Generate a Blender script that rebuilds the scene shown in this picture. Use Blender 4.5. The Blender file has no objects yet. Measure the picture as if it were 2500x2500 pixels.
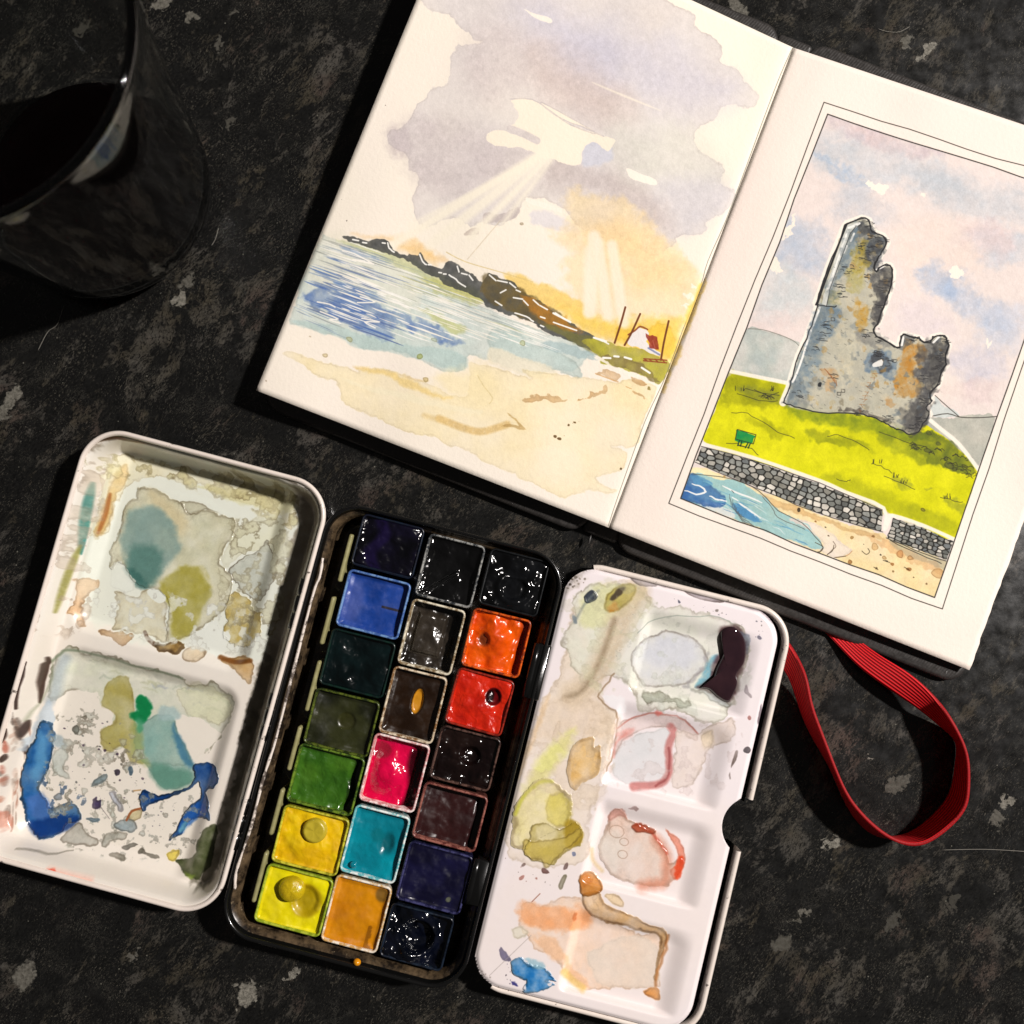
import bpy, math, random
import numpy as np
random.seed(7)
R = math.radians
sc = bpy.context.scene
MM = 0.001

# ------------------------------------------------------------------ camera
TILT, DIST = R(3.4), 284.0                       # phone held 28 cm above the worktop
cam = bpy.data.cameras.new("camera"); cam_o = bpy.data.objects.new("camera", cam)
sc.collection.objects.link(cam_o); sc.camera = cam_o
cam.sensor_width = 36; cam.lens = 36; cam.clip_start = 0.01; cam.clip_end = 20
cam_o.location = (0, -DIST * math.sin(TILT) * MM, DIST * math.cos(TILT) * MM)
cam_o.rotation_euler = (TILT, 0, 0)
cam.dof.use_dof = True; cam.dof.focus_distance = 0.278; cam.dof.aperture_fstop = 13

# ------------------------------------------------------------------ world and lamps
w = bpy.data.worlds.new("World"); sc.world = w; w.use_nodes = True
bg = w.node_tree.nodes["Background"]
bg.inputs[0].default_value = (1.0, 0.93, 0.88, 1); bg.inputs[1].default_value = 0.042
def area(name, loc, size, power, col, shape='DISK'):
    l = bpy.data.lights.new(name, 'AREA'); l.shape = shape; l.size = size; l.energy = power; l.color = col
    o = bpy.data.objects.new(name, l); sc.collection.objects.link(o); o.location = loc
    d = -np.array(loc); d = d / np.linalg.norm(d)
    import mathutils
    o.rotation_euler = mathutils.Vector(d).to_track_quat('-Z', 'Y').to_euler()
    return o
area("worktop_lamp", (0.99, 0.30, 1.17), 0.095, 36.5, (1.0, 0.943, 0.90))
sc.view_settings.view_transform = 'Standard'; sc.view_settings.look = 'None'
sc.view_settings.exposure = 0.0; sc.view_settings.gamma = 1
sc.cycles.use_denoising = True
sc.cycles.max_bounces = 10; sc.cycles.transmission_bounces = 8
sc.cycles.caustics_reflective = False; sc.cycles.caustics_refractive = False

# ------------------------------------------------------------------ geometry helpers (lengths in millimetres)
cT, sT = math.cos(TILT), math.sin(TILT)
def at(px, py, z=0.0):
    """pixel of the 2500 px photograph -> x, y (mm) on the level z"""
    px = np.asarray(px, float); py = np.asarray(py, float)
    dx = (px - 1250) / 2500; dy = -(py - 1250) / 2500
    vy = dy * cT + sT; vz = dy * sT - cT
    t = (z - DIST * cT) / vz
    return t * dx, -DIST * sT + t * vy
def reg(x0, y0, size):
    s = size / 1932.0
    return lambda *p: [(x0 + a * s, y0 + b * s) for a, b in p]
RA = reg(600, 0, 900); RB = reg(1300, 0, 700); RC = reg(1800, 0, 700); RD = reg(1600, 500, 900)
RE = reg(600, 500, 700); RF = reg(1200, 600, 700); RG = reg(0, 0, 2500)
RH = reg(0, 1000, 800); RI = reg(0, 1550, 700); RJ = reg(1250, 1350, 750); RK = reg(1100, 1850, 700)
RL = reg(0, 2000, 600); RM = reg(1700, 1300, 800)
R3 = reg(750, 1200, 650); R4 = reg(550, 1750, 700); R1 = reg(0, 0, 900)

def link(o, parent=None):
    sc.collection.objects.link(o)
    if parent is not None: o.parent = parent
    return o
def mesh_obj(name, V, F, mat, parent=None, smooth=True, uv=None):
    me = bpy.data.meshes.new(name)
    V = np.asarray(V, float) * MM
    me.from_pydata(V.tolist(), [], [list(map(int, f)) for f in F])
    if smooth: me.polygons.foreach_set("use_smooth", [True] * len(me.polygons))
    if uv is not None:
        l = me.uv_layers.new(name="UVMap")
        idx = np.empty(len(me.loops), int); me.loops.foreach_get("vertex_index", idx)
        l.data.foreach_set("uv", np.asarray(uv, np.float32)[idx].ravel())
    me.materials.append(mat); me.update()
    return link(bpy.data.objects.new(name, me), parent)
def empty(name, x, y, z=0, rz=0, parent=None):
    o = bpy.data.objects.new(name, None); o.empty_display_size = 0.01
    o.location = (x * MM, y * MM, z * MM); o.rotation_euler = (0, 0, rz)
    return link(o, parent)
def tag(o, label, cat=None, group=None, kind=None):
    if label: o["label"] = label
    if cat: o["category"] = cat
    if group: o["group"] = group
    if kind: o["kind"] = kind
    return o
def rr(hx, hy, r, n=8, cx=0, cy=0):
    """rounded rectangle loop, counter-clockwise"""
    r = max(min(r, hx, hy), 0.02); P = []
    for k, (sx, sy) in enumerate(((1, 1), (-1, 1), (-1, -1), (1, -1))):
        for i in range(n + 1):
            a = math.pi / 2 * (k + i / n)
            P.append((cx + sx * (hx - r) + r * math.cos(a), cy + sy * (hy - r) + r * math.sin(a)))
    return P
def loft(loops, close=True, cap0=False, cap1=False):
    V = []; F = []; n = len(loops[0])
    for L in loops: V += L
    for k in range(len(loops) - 1):
        for i in range(n if close else n - 1):
            j = (i + 1) % n
            F.append((k * n + i, k * n + j, (k + 1) * n + j, (k + 1) * n + i))
    if cap0: F.append(tuple(range(n))[::-1])
    if cap1: F.append(tuple(range((len(loops) - 1) * n, len(loops) * n)))
    return V, F
def rr_profile(hx, hy, r, prof, n=8, jig=None):
    out = []
    for d, z in prof:
        out.append([(x, y, z) for x, y in rr(hx - d, hy - d, r - d, n)])
    return out
def grid_mesh(xs, ys, zf, keep=None):
    X, Y = np.meshgrid(xs, ys); Z = zf(X, Y)
    V = np.stack([X, Y, Z], -1).reshape(-1, 3); nx = len(xs); ny = len(ys)
    i, j = np.meshgrid(np.arange(nx - 1), np.arange(ny - 1)); a = (j * nx + i).ravel()
    F = np.stack([a, a + 1, a + 1 + nx, a + nx], 1)
    if keep is not None:
        d = keep(V[:, 0], V[:, 1]); F = F[(d[F] < 0).any(1)]; e = .01
        for _ in range(4):                       # pull the outermost vertices onto the outline
            d = keep(V[:, 0], V[:, 1]); gx = (keep(V[:, 0] + e, V[:, 1]) - d) / e; gy = (keep(V[:, 0], V[:, 1] + e) - d) / e
            m = (d > 0) & (d < 1.5); V[m, 0] -= (d * gx)[m]; V[m, 1] -= (d * gy)[m]
        V[:, 2] = zf(V[:, 0], V[:, 1])
    return V, F
def sdbox(x, y, cx, cy, hx, hy, r):
    qx = np.abs(x - cx) - hx + r; qy = np.abs(y - cy) - hy + r
    return np.hypot(np.maximum(qx, 0), np.maximum(qy, 0)) + np.minimum(np.maximum(qx, qy), 0) - r
def sstep(e0, e1, x):
    t = np.clip((x - e0) / (e1 - e0), 0, 1); return t * t * (3 - 2 * t)
def tube(pts, r, n=8, cap=True):
    pts = np.array(pts, float); loops = []
    for i, p in enumerate(pts):
        t = pts[min(i + 1, len(pts) - 1)] - pts[max(i - 1, 0)]; t = t / np.linalg.norm(t)
        u = np.cross(t, (0, 0, 1.0)); 
        if np.linalg.norm(u) < 1e-6: u = np.array((1.0, 0, 0))
        u /= np.linalg.norm(u); v = np.cross(u, t)
        rr_ = r[i] if hasattr(r, '__len__') else r
        loops.append([tuple(p + rr_ * (math.cos(a) * u + math.sin(a) * v)) for a in np.arange(n) * 2 * math.pi / n])
    return loft(loops, True, cap, cap)

# ------------------------------------------------------------------ noise and the paint canvas
_lat = {}
def vnoise(x, y, seed=0):
    if seed not in _lat: _lat[seed] = np.random.RandomState(seed + 11).rand(128, 128)
    L = _lat[seed]; xi = np.floor(x).astype(int); yi = np.floor(y).astype(int)
    fx = x - xi; fy = y - yi; fx = fx * fx * (3 - 2 * fx); fy = fy * fy * (3 - 2 * fy)
    a = L[yi & 127, xi & 127]; b = L[yi & 127, (xi + 1) & 127]; c = L[(yi + 1) & 127, xi & 127]; d = L[(yi + 1) & 127, (xi + 1) & 127]
    return (a + (b - a) * fx) * (1 - fy) + (c + (d - c) * fx) * fy
def fbm(x, y, seed=0, o=4):
    s = 0; a = .5; t = 0
    for k in range(o):
        s = s + a * vnoise(x * 2 ** k + 17.3 * k, y * 2 ** k + 5.1 * k, seed + k); t += a; a *= .5
    return s / t
def catmull(P, k=3, closed=True):
    P = np.asarray(P, float); n = len(P); out = []
    rng = range(n) if closed else range(n - 1)
    for i in rng:
        if closed: a, b, c, d = P[i - 1], P[i], P[(i + 1) % n], P[(i + 2) % n]
        else: a, b, c, d = P[max(i - 1, 0)], P[i], P[i + 1], P[min(i + 2, n - 1)]
        for j in range(k):
            t = j / k
            out.append(.5 * (2 * b + (c - a) * t + (2 * a - 5 * b + 4 * c - d) * t * t + (3 * b - a - 3 * c + d) * t ** 3))
    if not closed: out.append(P[-1])
    return np.array(out)
def sdpoly(X, Y, P):
    d = np.full(X.shape, 1e9, np.float32); ins = np.zeros(X.shape, bool); n = len(P)
    for i in range(n):
        ax, ay = P[i]; bx, by = P[(i + 1) % n]; ex, ey = bx - ax, by - ay
        wx = X - ax; wy = Y - ay; t = np.clip((wx * ex + wy * ey) / (ex * ex + ey * ey + 1e-9), 0, 1)
        d = np.minimum(d, (wx - ex * t) ** 2 + (wy - ey * t) ** 2)
        if ay != by: ins ^= ((ay > Y) != (by > Y)) & (X < (bx - ax) * (Y - ay) / (by - ay) + ax)
    d = np.sqrt(d); return np.where(ins, -d, d)
class Cv:
    def __init__(s, wd, ht, f, base, res=9):
        s.wd, s.ht, s.res, s.f = wd, ht, res, f
        s.W, s.H = int(wd * res), int(ht * res)
        s.rgb = np.empty((s.H, s.W, 3), np.float32); s.rgb[:] = np.array(base, np.float32) / 255
        s.h = np.zeros((s.H, s.W), np.float32); s.g = np.zeros((s.H, s.W), np.float32); s.seed = 1; s.base = base
    def box(s, P, pad):
        x0 = max(int((P[:, 0].min() - pad) * s.res), 0); x1 = min(int((P[:, 0].max() + pad) * s.res) + 1, s.W)
        y0 = max(int((P[:, 1].min() - pad) * s.res), 0); y1 = min(int((P[:, 1].max() + pad) * s.res) + 1, s.H)
        return x0, x1, y0, y1
    def loc(s, P):
        P = np.array(P, float); x, y = s.f(P[:, 0], P[:, 1]); return np.stack([x, y], 1)
    def sd(s, P, pad, warp, ws, raw=False, smooth=3):
        L = P if raw else s.loc(P)
        if smooth: L = catmull(L, smooth)
        x0, x1, y0, y1 = s.box(L, pad)
        if x1 - x0 < 2 or y1 - y0 < 2: return None
        st = 3; gx = np.arange(x0, x1 + st, st) / s.res; gy = np.arange(y0, y1 + st, st) / s.res
        X, Y = np.meshgrid(gx, gy); s.seed += 3
        if warp:
            wx = fbm(X / ws, Y / ws, s.seed, 4) - .5; wy = fbm(X / ws + 40, Y / ws + 9, s.seed + 1, 4) - .5
            wx = wx + (fbm(X / .9, Y / .9, s.seed + 2, 2) - .5) * .35; wy = wy + (fbm(X / .9 + 30, Y / .9, s.seed + 2, 2) - .5) * .35
            Xw, Yw = X + wx * warp * 3.6, Y + wy * warp * 3.6
        else: Xw, Yw = X, Y
        D = sdpoly(Xw, Yw, L)
        fx = (np.arange(x0, x1) - x0) / st; fy = (np.arange(y0, y1) - y0) / st
        ix = fx.astype(int); iy = fy.astype(int); fx = (fx - ix)[None, :]; fy = (fy - iy)[:, None]
        D = (D[iy][:, ix] * (1 - fx) + D[iy][:, ix + 1] * fx) * (1 - fy) + (D[iy + 1][:, ix] * (1 - fx) + D[iy + 1][:, ix + 1] * fx) * fy
        return D, slice(y0, y1), slice(x0, x1)
    def wash(s, P, col, a=1., soft=.25, edge=0., ew=.5, warp=.5, ws=4., var=0., vs=6., col2=None, h=0., g=0., raw=False, smooth=3, thr=None):
        if edge and not raw: var = max(var, .42)
        q = s.sd(P, soft + warp * 1.5 + .3, warp, ws, raw, smooth)
        if q is None: return
        D, ys, xs = q
        m = np.clip(.5 - D / soft, 0, 1); m = m * m * (3 - 2 * m)
        Y, X = np.mgrid[ys, xs]; X = X / s.res; Y = Y / s.res
        al = a * m
        n = None
        if var or col2 is not None: n = np.clip((fbm(X / vs, Y / vs, s.seed + 5, 5) - .5) * 2.2 + .5, 0, 1)
        if var: al = al * (1 - var * n)
        if thr is not None:
            n0 = fbm(X / ws, Y / ws, s.seed + 21, 5); al = al * np.clip((n0 - thr) * 22, 0, 1); De = (thr - n0) * ws * 1.3; D = np.maximum(D, De)
        c = np.array(col, np.float32) / 255
        c = np.broadcast_to(c, D.shape + (3,))
        if col2 is not None:
            c = c + (np.array(col2, np.float32) / 255 - c) * (vnoise(X / vs * 1.3 + 9, Y / vs * 1.3, s.seed + 9) * .5 + n * .5)[..., None]
        if edge:
            e = edge * np.exp(-((D + ew * .5) / (ew * .5)) ** 2) * (.55 + .9 * vnoise(X / 2.1, Y / 2.1, s.seed + 2))
            q2 = fbm(X / 3.1, Y / 3.1, s.seed + 4, 4); e = e + edge * .42 * np.exp(-((D + ew * 2.2 + (q2 - .5) * 7) / (ew * .38)) ** 2) * vnoise(X / 4, Y / 4, s.seed + 7)
            e = e + edge * .55 * np.exp(np.minimum(D, 0) / 1.5) * vnoise(X / 5, Y / 5, s.seed + 12)
            c = c * (1 - e[..., None] * np.array([.9, 1, 1.1]))
        al = np.clip(al, 0, 1)[..., None]
        s.rgb[ys, xs] = s.rgb[ys, xs] * (1 - al) + c * al
        if h: s.h[ys, xs] += h * m * (1 + .5 * np.exp(-((D + ew * .5) / (ew * .5)) ** 2))
        if g: s.g[ys, xs] = s.g[ys, xs] * (1 - m) + g * m
    def stroke(s, P, wd, col, a=1., wob=0., taper=0., soft=.12, raw=False, k=3, h=0., gran=0.):
        L = np.array(P, float) if raw else s.loc(P)
        if len(L) > 2: L = catmull(L, k, False)
        s.seed += 1
        if wob and len(L) > 1:
            q = np.arange(len(L)); L = L + (np.random.RandomState(s.seed).rand(len(L), 2) - .5) * wob * 2
        pad = wd + soft; x0, x1, y0, y1 = s.box(L, pad)
        if x1 - x0 < 1 or y1 - y0 < 1: return
        M = np.zeros((y1 - y0, x1 - x0), np.float32); n = len(L) - 1
        for i in range(n):
            Q = L[i:i + 2]; a0, a1, b0, b1 = s.box(Q, pad)
            if a1 <= a0 or b1 <= b0: continue
            Y, X = np.mgrid[b0:b1, a0:a1]; X = X / s.res; Y = Y / s.res
            ex, ey = Q[1] - Q[0]; wx = X - Q[0][0]; wy = Y - Q[0][1]
            t = np.clip((wx * ex + wy * ey) / (ex * ex + ey * ey + 1e-9), 0, 1)
            d = np.hypot(wx - ex * t, wy - ey * t); u = (i + t) / n
            r = wd * .5 * (1 - taper * np.abs(2 * u - 1) ** 2)
            m = np.clip((r - d) / soft + .5, 0, 1)
            M[b0 - y0:b1 - y0, a0 - x0:a1 - x0] = np.maximum(M[b0 - y0:b1 - y0, a0 - x0:a1 - x0], m)
        if gran:
            Y, X = np.mgrid[y0:y1, x0:x1]; M = M * np.clip(1 - gran + gran * 2 * fbm(X / s.res / .5, Y / s.res / .5, s.seed, 3), 0, 1)
        A = (M * a)[..., None]; c = np.array(col, np.float32) / 255
        s.rgb[y0:y1, x0:x1] = s.rgb[y0:y1, x0:x1] * (1 - A) + c * A
        if h: s.h[y0:y1, x0:x1] += h * M
    def dots(s, P, r, col, a=.9, jit=.3):
        for i, (x, y) in enumerate(s.loc(P)):
            s.blot(x, y, r * (1 + jit * (random.random() - .5) * 2), col, a)
    def blot(s, x, y, r, col, a=.9, edge=.25):
        n = 7; ph = random.random() * 6; e = random.uniform(.5, 1)
        P = np.array([(x + r * random.uniform(.6, 1.2) * math.cos(t + ph), y + r * e * random.uniform(.6, 1.2) * math.sin(t + ph)) for t in np.arange(n) * 2 * math.pi / n])
        s.wash(P, col, a, soft=.12, edge=edge, ew=.3, warp=0, raw=True, smooth=2)
    def flecks(s, P, n, r0, r1, cols, a=.9):
        L = s.loc(P); lo = L.min(0); hi = L.max(0); k = 0; g = 0
        while k < n and g < n * 20:
            g += 1; x, y = lo + (hi - lo) * np.array([random.random(), random.random()])
            if sdpoly(np.array([[x]]), np.array([[y]]), L)[0, 0] < 0:
                s.blot(x, y, random.uniform(r0, r1), random.choice(cols), a * random.uniform(.6, 1)); k += 1
    def image(s, name):
        """colour image built in memory: rgb = colour of the thing, alpha = thickness of the paint film"""
        im = bpy.data.images.new(name, s.W, s.H, alpha=True, float_buffer=False)
        im.alpha_mode = 'CHANNEL_PACKED'
        Y, X = np.mgrid[0:s.H, 0:s.W] / s.res
        g = (fbm(X / 1.3, Y / 1.3, 71, 4) - .5) * .10 + (vnoise(X / .28, Y / .28, 75) - .5) * .05
        b_ = np.array(s.base, np.float32) / 255; tint = np.clip(np.abs(s.rgb - b_).sum(-1) * 3, .12, 1)
        s.rgb = s.rgb * (1 + (g * tint)[..., None])
        hh = np.clip(.25 + s.h * .25, 0.004, 1)
        buf = np.concatenate([np.clip(s.rgb, 0, 1), hh[..., None]], -1).astype(np.float32)
        im.pixels.foreach_set(buf.ravel()); im.pack(); return im

# ------------------------------------------------------------------ materials
def lin(c): return tuple(((v / 255) / 12.92 if v / 255 < .04045 else ((v / 255 + .055) / 1.055) ** 2.4) for v in c) + (1,)
class NT:
    def __init__(s, name):
        s.m = bpy.data.materials.new(name); s.m.use_nodes = True; s.t = s.m.node_tree
        s.p = s.t.nodes["Principled BSDF"]; s.out = s.t.nodes["Material Output"]
    def n(s, typ, **kw):
        nd = s.t.nodes.new(typ)
        for k, v in kw.items():
            if k.startswith('i_'):
                key = k[2:]; key = int(key) if key.isdigit() else key.replace('_', ' ')
                nd.inputs[key].default_value = v
            else: setattr(nd, k, v)
        return nd
    def l(s, a, b): s.t.links.new(a, b)
    def coord(s, scale=1000, kind='Object', rot=0, sc3=None):
        c = s.n('ShaderNodeTexCoord'); mp = s.n('ShaderNodeMapping')
        mp.inputs['Scale'].default_value = sc3 if sc3 else (scale,) * 3; mp.inputs['Rotation'].default_value = (0, 0, rot)
        s.l(c.outputs[kind], mp.inputs[0]); return mp.outputs[0]
    def noise(s, v, scale, detail=4, rough=.55, dist=0):
        nd = s.n('ShaderNodeTexNoise', i_Scale=scale, i_Detail=detail, i_Roughness=rough, i_Distortion=dist); s.l(v, nd.inputs['Vector']); return nd.outputs['Fac']
    def ramp(s, f, stops):
        r = s.n('ShaderNodeValToRGB'); e = r.color_ramp.elements
        while len(e) < len(stops): e.new(.5)
        for k, (p, c) in enumerate(stops): e[k].position = p; e[k].color = c if len(c) == 4 else tuple(c) + (1,)
        s.l(f, r.inputs[0]); return r.outputs[0]
    def math(s, op, a, b=None, c=None):
        nd = s.n('ShaderNodeMath', operation=op)
        for k, v in enumerate((a, b, c)):
            if v is None: continue
            if hasattr(v, 'default_value') or hasattr(v, 'links'): s.l(v, nd.inputs[k])
            else: nd.inputs[k].default_value = v
        return nd.outputs[0]
    def mix(s, f, a, b, mode='MIX'):
        nd = s.n('ShaderNodeMix', data_type='RGBA', blend_type=mode)
        for k, v in ((0, f), (6, a), (7, b)):
            if hasattr(v, 'links'): s.l(v, nd.inputs[k])
            else: nd.inputs[k].default_value = v
        return nd.outputs[2]
    def bump(s, hgt, strength=.3, dist=.0002, prev=None):
        b = s.n('ShaderNodeBump', i_Strength=strength, i_Distance=dist); s.l(hgt, b.inputs['Height'])
        if prev is not None: s.l(prev, b.inputs['Normal'])
        return b.outputs[0]
    def set(s, **kw):
        for k, v in kw.items():
            key = k.replace('_', ' ')
            if hasattr(v, 'links'): s.l(v, s.p.inputs[key])
            else: s.p.inputs[key].default_value = v
        return s.m
G3 = lambda v: (v, v, v, 1)

def simple(name, col, rough=.5, noise=.15, nscale=.6, bumpd=.00005, spec=.5, metal=0, coat=0, bs=None):
    m = NT(name); v = m.coord(1000)
    n = m.noise(v, nscale, 5); c = m.mix(n, tuple(x * (1 - noise) for x in col[:3]) + (1,), tuple(min(1, x * (1 + noise)) for x in col[:3]) + (1,))
    m.set(Base_Color=c, Roughness=rough, Metallic=metal, Specular_IOR_Level=spec, Coat_Weight=coat)
    m.set(Normal=m.bump(m.noise(v, bs or nscale * 5, 4), .5, bumpd)); return m.m

def granite():
    m = NT("black_speckled_worktop"); v = m.coord(1000)
    base = m.mix(m.noise(v, .35, 6, .7), lin((8, 8, 8)), lin((30, 30, 29)))
    # drawn-out mineral flakes, torn at the edges; their direction drifts over the slab
    c = m.n('ShaderNodeTexCoord'); dr = m.n('ShaderNodeTexNoise', i_Scale=25.0, i_Detail=2.0); m.l(c.outputs['Object'], dr.inputs['Vector'])
    wp = m.n('ShaderNodeVectorMath', operation='MULTIPLY_ADD'); m.l(dr.outputs['Color'], wp.inputs[0]); wp.inputs[1].default_value = (.012, .012, 0); m.l(c.outputs['Object'], wp.inputs[2])
    mp = m.n('ShaderNodeMapping', vector_type='TEXTURE'); mp.inputs['Rotation'].default_value = (0, 0, R(52)); mp.inputs['Scale'].default_value = (.0021, .00105, .001)
    m.l(wp.outputs[0], mp.inputs[0]); v2 = mp.outputs[0]
    wv = m.noise(v, .03, 2, .5)
    fine = m.noise(v2, 1.3, 10, .85); mid = m.noise(v2, .36, 6, .65, .6); big = m.noise(v2, .13, 4, .6, .4)
    f1 = m.math('ADD', m.math('MULTIPLY', big, .34), m.math('MULTIPLY', mid, .34)); f1 = m.math('ADD', f1, m.math('MULTIPLY', fine, .32))
    f1 = m.math('ADD', f1, m.math('MULTIPLY', m.math('SUBTRACT', wv, .5), .22))
    pm = m.ramp(f1, [(.522, G3(0)), (.54, G3(.45)), (.57, G3(.85)), (.62, G3(1))])
    pc = m.mix(m.ramp(m.noise(v, .07, 2), [(.4, G3(0)), (.6, G3(1))]), lin((78, 75, 70)), lin((68, 63, 53)))
    pc = m.mix(m.ramp(m.noise(v, .06, 3), [(.55, G3(0)), (.68, G3(1))]), pc, lin((78, 66, 60)))
    pc = m.mix(1.0, pc, m.ramp(m.noise(v2, .8, 8, .8), [(.3, G3(.45)), (.65, G3(1))]), 'MULTIPLY')
    col = m.mix(pm, base, pc)
    fl = m.noise(v2, 2.6, 6, .75, .3); fs = m.ramp(fl, [(.57, G3(0)), (.59, G3(1))]); fa = m.ramp(m.noise(v, .10, 3), [(.42, G3(.05)), (.62, G3(.7))])
    col = m.mix(m.mix(1.0, fs, fa, 'MULTIPLY'), col, lin((88, 84, 75)))
    fd = m.ramp(m.noise(v2, 1.7, 8, .8, .6), [(.515, G3(0)), (.55, G3(.92))]); col = m.mix(fd, col, lin((12, 12, 12)))
    # thin pale threads
    f2 = m.noise(v2, .5, 6, .7, 2.5)
    th = m.ramp(m.math('ABSOLUTE', m.math('SUBTRACT', f2, .5)), [(.0, G3(.5)), (.014, G3(0))])
    th = m.mix(1.0, th, m.ramp(m.noise(v, .12, 3), [(.5, G3(0)), (.62, G3(1))]), 'MULTIPLY')
    col = m.mix(th, col, lin((95, 92, 84)))
    # tiny specks
    vo = m.n('ShaderNodeTexVoronoi', i_Scale=.55); m.l(v, vo.inputs['Vector'])
    spk = m.ramp(vo.outputs['Distance'], [(.05, G3(1)), (.13, G3(0))])
    sel = m.ramp(vo.outputs['Color'], [(.80, G3(0)), (.84, G3(1))])
    col = m.mix(m.mix(1.0, spk, sel, 'MULTIPLY'), col, lin((110, 108, 98)))
    # the larger pale chips one by one: x, y, half length, half width (mm), angle, brightness
    dn = m.n('ShaderNodeTexNoise', i_Scale=.3, i_Detail=8.0, i_Roughness=.7); m.l(v, dn.inputs['Vector'])
    off = m.n('ShaderNodeVectorMath', operation='MULTIPLY_ADD'); m.l(dn.outputs['Color'], off.inputs[0]); off.inputs[1].default_value = (6, 6, 0); m.l(v, off.inputs[2])
    vr = m.n('ShaderNodeTexVoronoi', i_Scale=.55); m.l(v, vr.inputs['Vector'])
    of2 = m.n('ShaderNodeVectorMath', operation='MULTIPLY_ADD'); m.l(vr.outputs['Color'], of2.inputs[0]); of2.inputs[1].default_value = (1.6, 1.6, 0); m.l(off.outputs[0], of2.inputs[2]); off = of2
    for (px, py, a, b, ang, k) in CHIPS:
        x, y = at(px, py); 
        t1 = m.n('ShaderNodeVectorMath', operation='SUBTRACT'); m.l(off.outputs[0], t1.inputs[0]); t1.inputs[1].default_value = (float(x) + 3.8, float(y) + 3.8, 0)
        mp = m.n('ShaderNodeMapping', vector_type='TEXTURE'); mp.inputs['Rotation'].default_value = (0, 0, R(ang)); mp.inputs['Scale'].default_value = (a * .86, b * .8, 1)
        m.l(t1.outputs[0], mp.inputs[0])
        ln = m.n('ShaderNodeVectorMath', operation='LENGTH'); m.l(mp.outputs[0], ln.inputs[0])
        f = m.ramp(ln.outputs['Value'], [(.8, G3(.95)), (.95, G3(0))])
        g = m.mix(m.ramp(m.noise(v, 1.1, 8, .8), [(.36, G3(0)), (.6, G3(1))]), lin((52, 50, 44)), lin((140 * k, 136 * k, 126 * k)))
        col = m.mix(f, col, g)
    rg = m.ramp(m.noise(v, .25, 5), [(.3, G3(.16)), (.7, G3(.30))])
    m.set(Base_Color=col, Roughness=rg, Specular_IOR_Level=.42)
    b = m.bump(m.noise(v, 1.2, 6, .7), .25, .00006)
    b = m.bump(m.noise(v, .12, 2), .2, .0004, b)
    m.set(Normal=b); return m.m
CHIPS = [(2262, 128, 4.2, 1.6, 38, 1.0), (2215, 100, 3.2, 2.0, 60, .75), (1800, 20, 5, 3, -60, .8), (400, 5, 5, 2, 25, .85), (470, 40, 2.4, 1.8, 0, .8), (435, 730, 3.2, 2.1, 50, .95),
         (455, 690, 3.5, 2.0, 45, .7), (2030, 2055, 3.6, 1.7, 30, 1.0), (2460, 1955, 3.2, 1.9, 30, .95), (2430, 2000, 3.0, 2.6, 10, .7), (2190, 1915, 5, 2.2, 35, .65), (600, 2430, 5, 3.6, 65, 1.0),
         (715, 2380, 3.6, 1.4, 32, 1.0), (2125, 1845, 1.0, .5, 10, 1.0), (350, 60, 2, 1.5, 40, .8), (30, 970, 5.5, 2.6, 60, .9), (5, 1010, 3.5, 3, 0, .8), (1970, 2230, 2.6, 1.0, -8, .8), (1945, 2245, 2.0, .8, 20, .7),
         (410, 380, 2.2, 1.7, 10, .6), (560, 300, 3.6, 1.2, 60, .55), (530, 110, 1.6, 2.6, 0, .6), (60, 2380, 5, 3.5, 80, .8), (330, 2330, 2.8, 1.2, 35, .7), (510, 2180, 2.5, 3.6, 0, .5), (210, 60, 4, 2, 40, .5),
         (1910, 2300, 4, 2.5, 30, .6), (2180, 2250, 3.5, 2.5, 70, .5), (570, 30, 1.7, 1.5, 0, .6), (140, 2080, 1.5, 3, -10, .5), (2330, 2200, 3, 1.6, 60, .45), (1980, 1720, 3, 2, 60, .5)]

def painted(name, im, rough=.85, grain=.35, gscale=1.6, filmgloss=0, bumpimg=.0, spec=.4, scale=.86, coat=0):
    m = NT(name); t = m.n('ShaderNodeTexImage', interpolation='Linear', extension='EXTEND'); t.image = im
    v = m.coord(1000)
    m.set(Base_Color=m.mix(1.0, t.outputs['Color'], (scale, scale, scale, 1), 'MULTIPLY'), Specular_IOR_Level=spec, Coat_Weight=coat)
    if coat: m.p.inputs['Coat Roughness'].default_value = .12
    nz = m.noise(v, gscale, 6, .65)
    b = m.bump(nz, grain, .00012)
    if bumpimg: b = m.bump(t.outputs['Alpha'], 1.0, bumpimg, b)
    if filmgloss: m.set(Roughness=m.ramp(m.math('ADD', t.outputs['Alpha'], m.math('MULTIPLY', m.noise(v, .3, 4), .25)), [(.3, G3(rough)), (.6, G3(filmgloss))]))
    else: m.set(Roughness=rough)
    m.set(Normal=b); return m.m

# ================================================================== the setting
wt_mat = granite()
top = mesh_obj("worktop", [(-700, -700, 0), (700, -700, 0), (700, 700, 0), (-700, 700, 0), (-700, -700, -38), (700, -700, -38), (700, 700, -38), (-700, 700, -38)],
               [(0, 1, 2, 3), (7, 6, 5, 4), (0, 4, 5, 1), (1, 5, 6, 2), (2, 6, 7, 3), (3, 7, 4, 0)], wt_mat, smooth=False)
tag(top, "black speckled stone-look worktop under the book, the paint tin and the glass", kind="structure")

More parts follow.
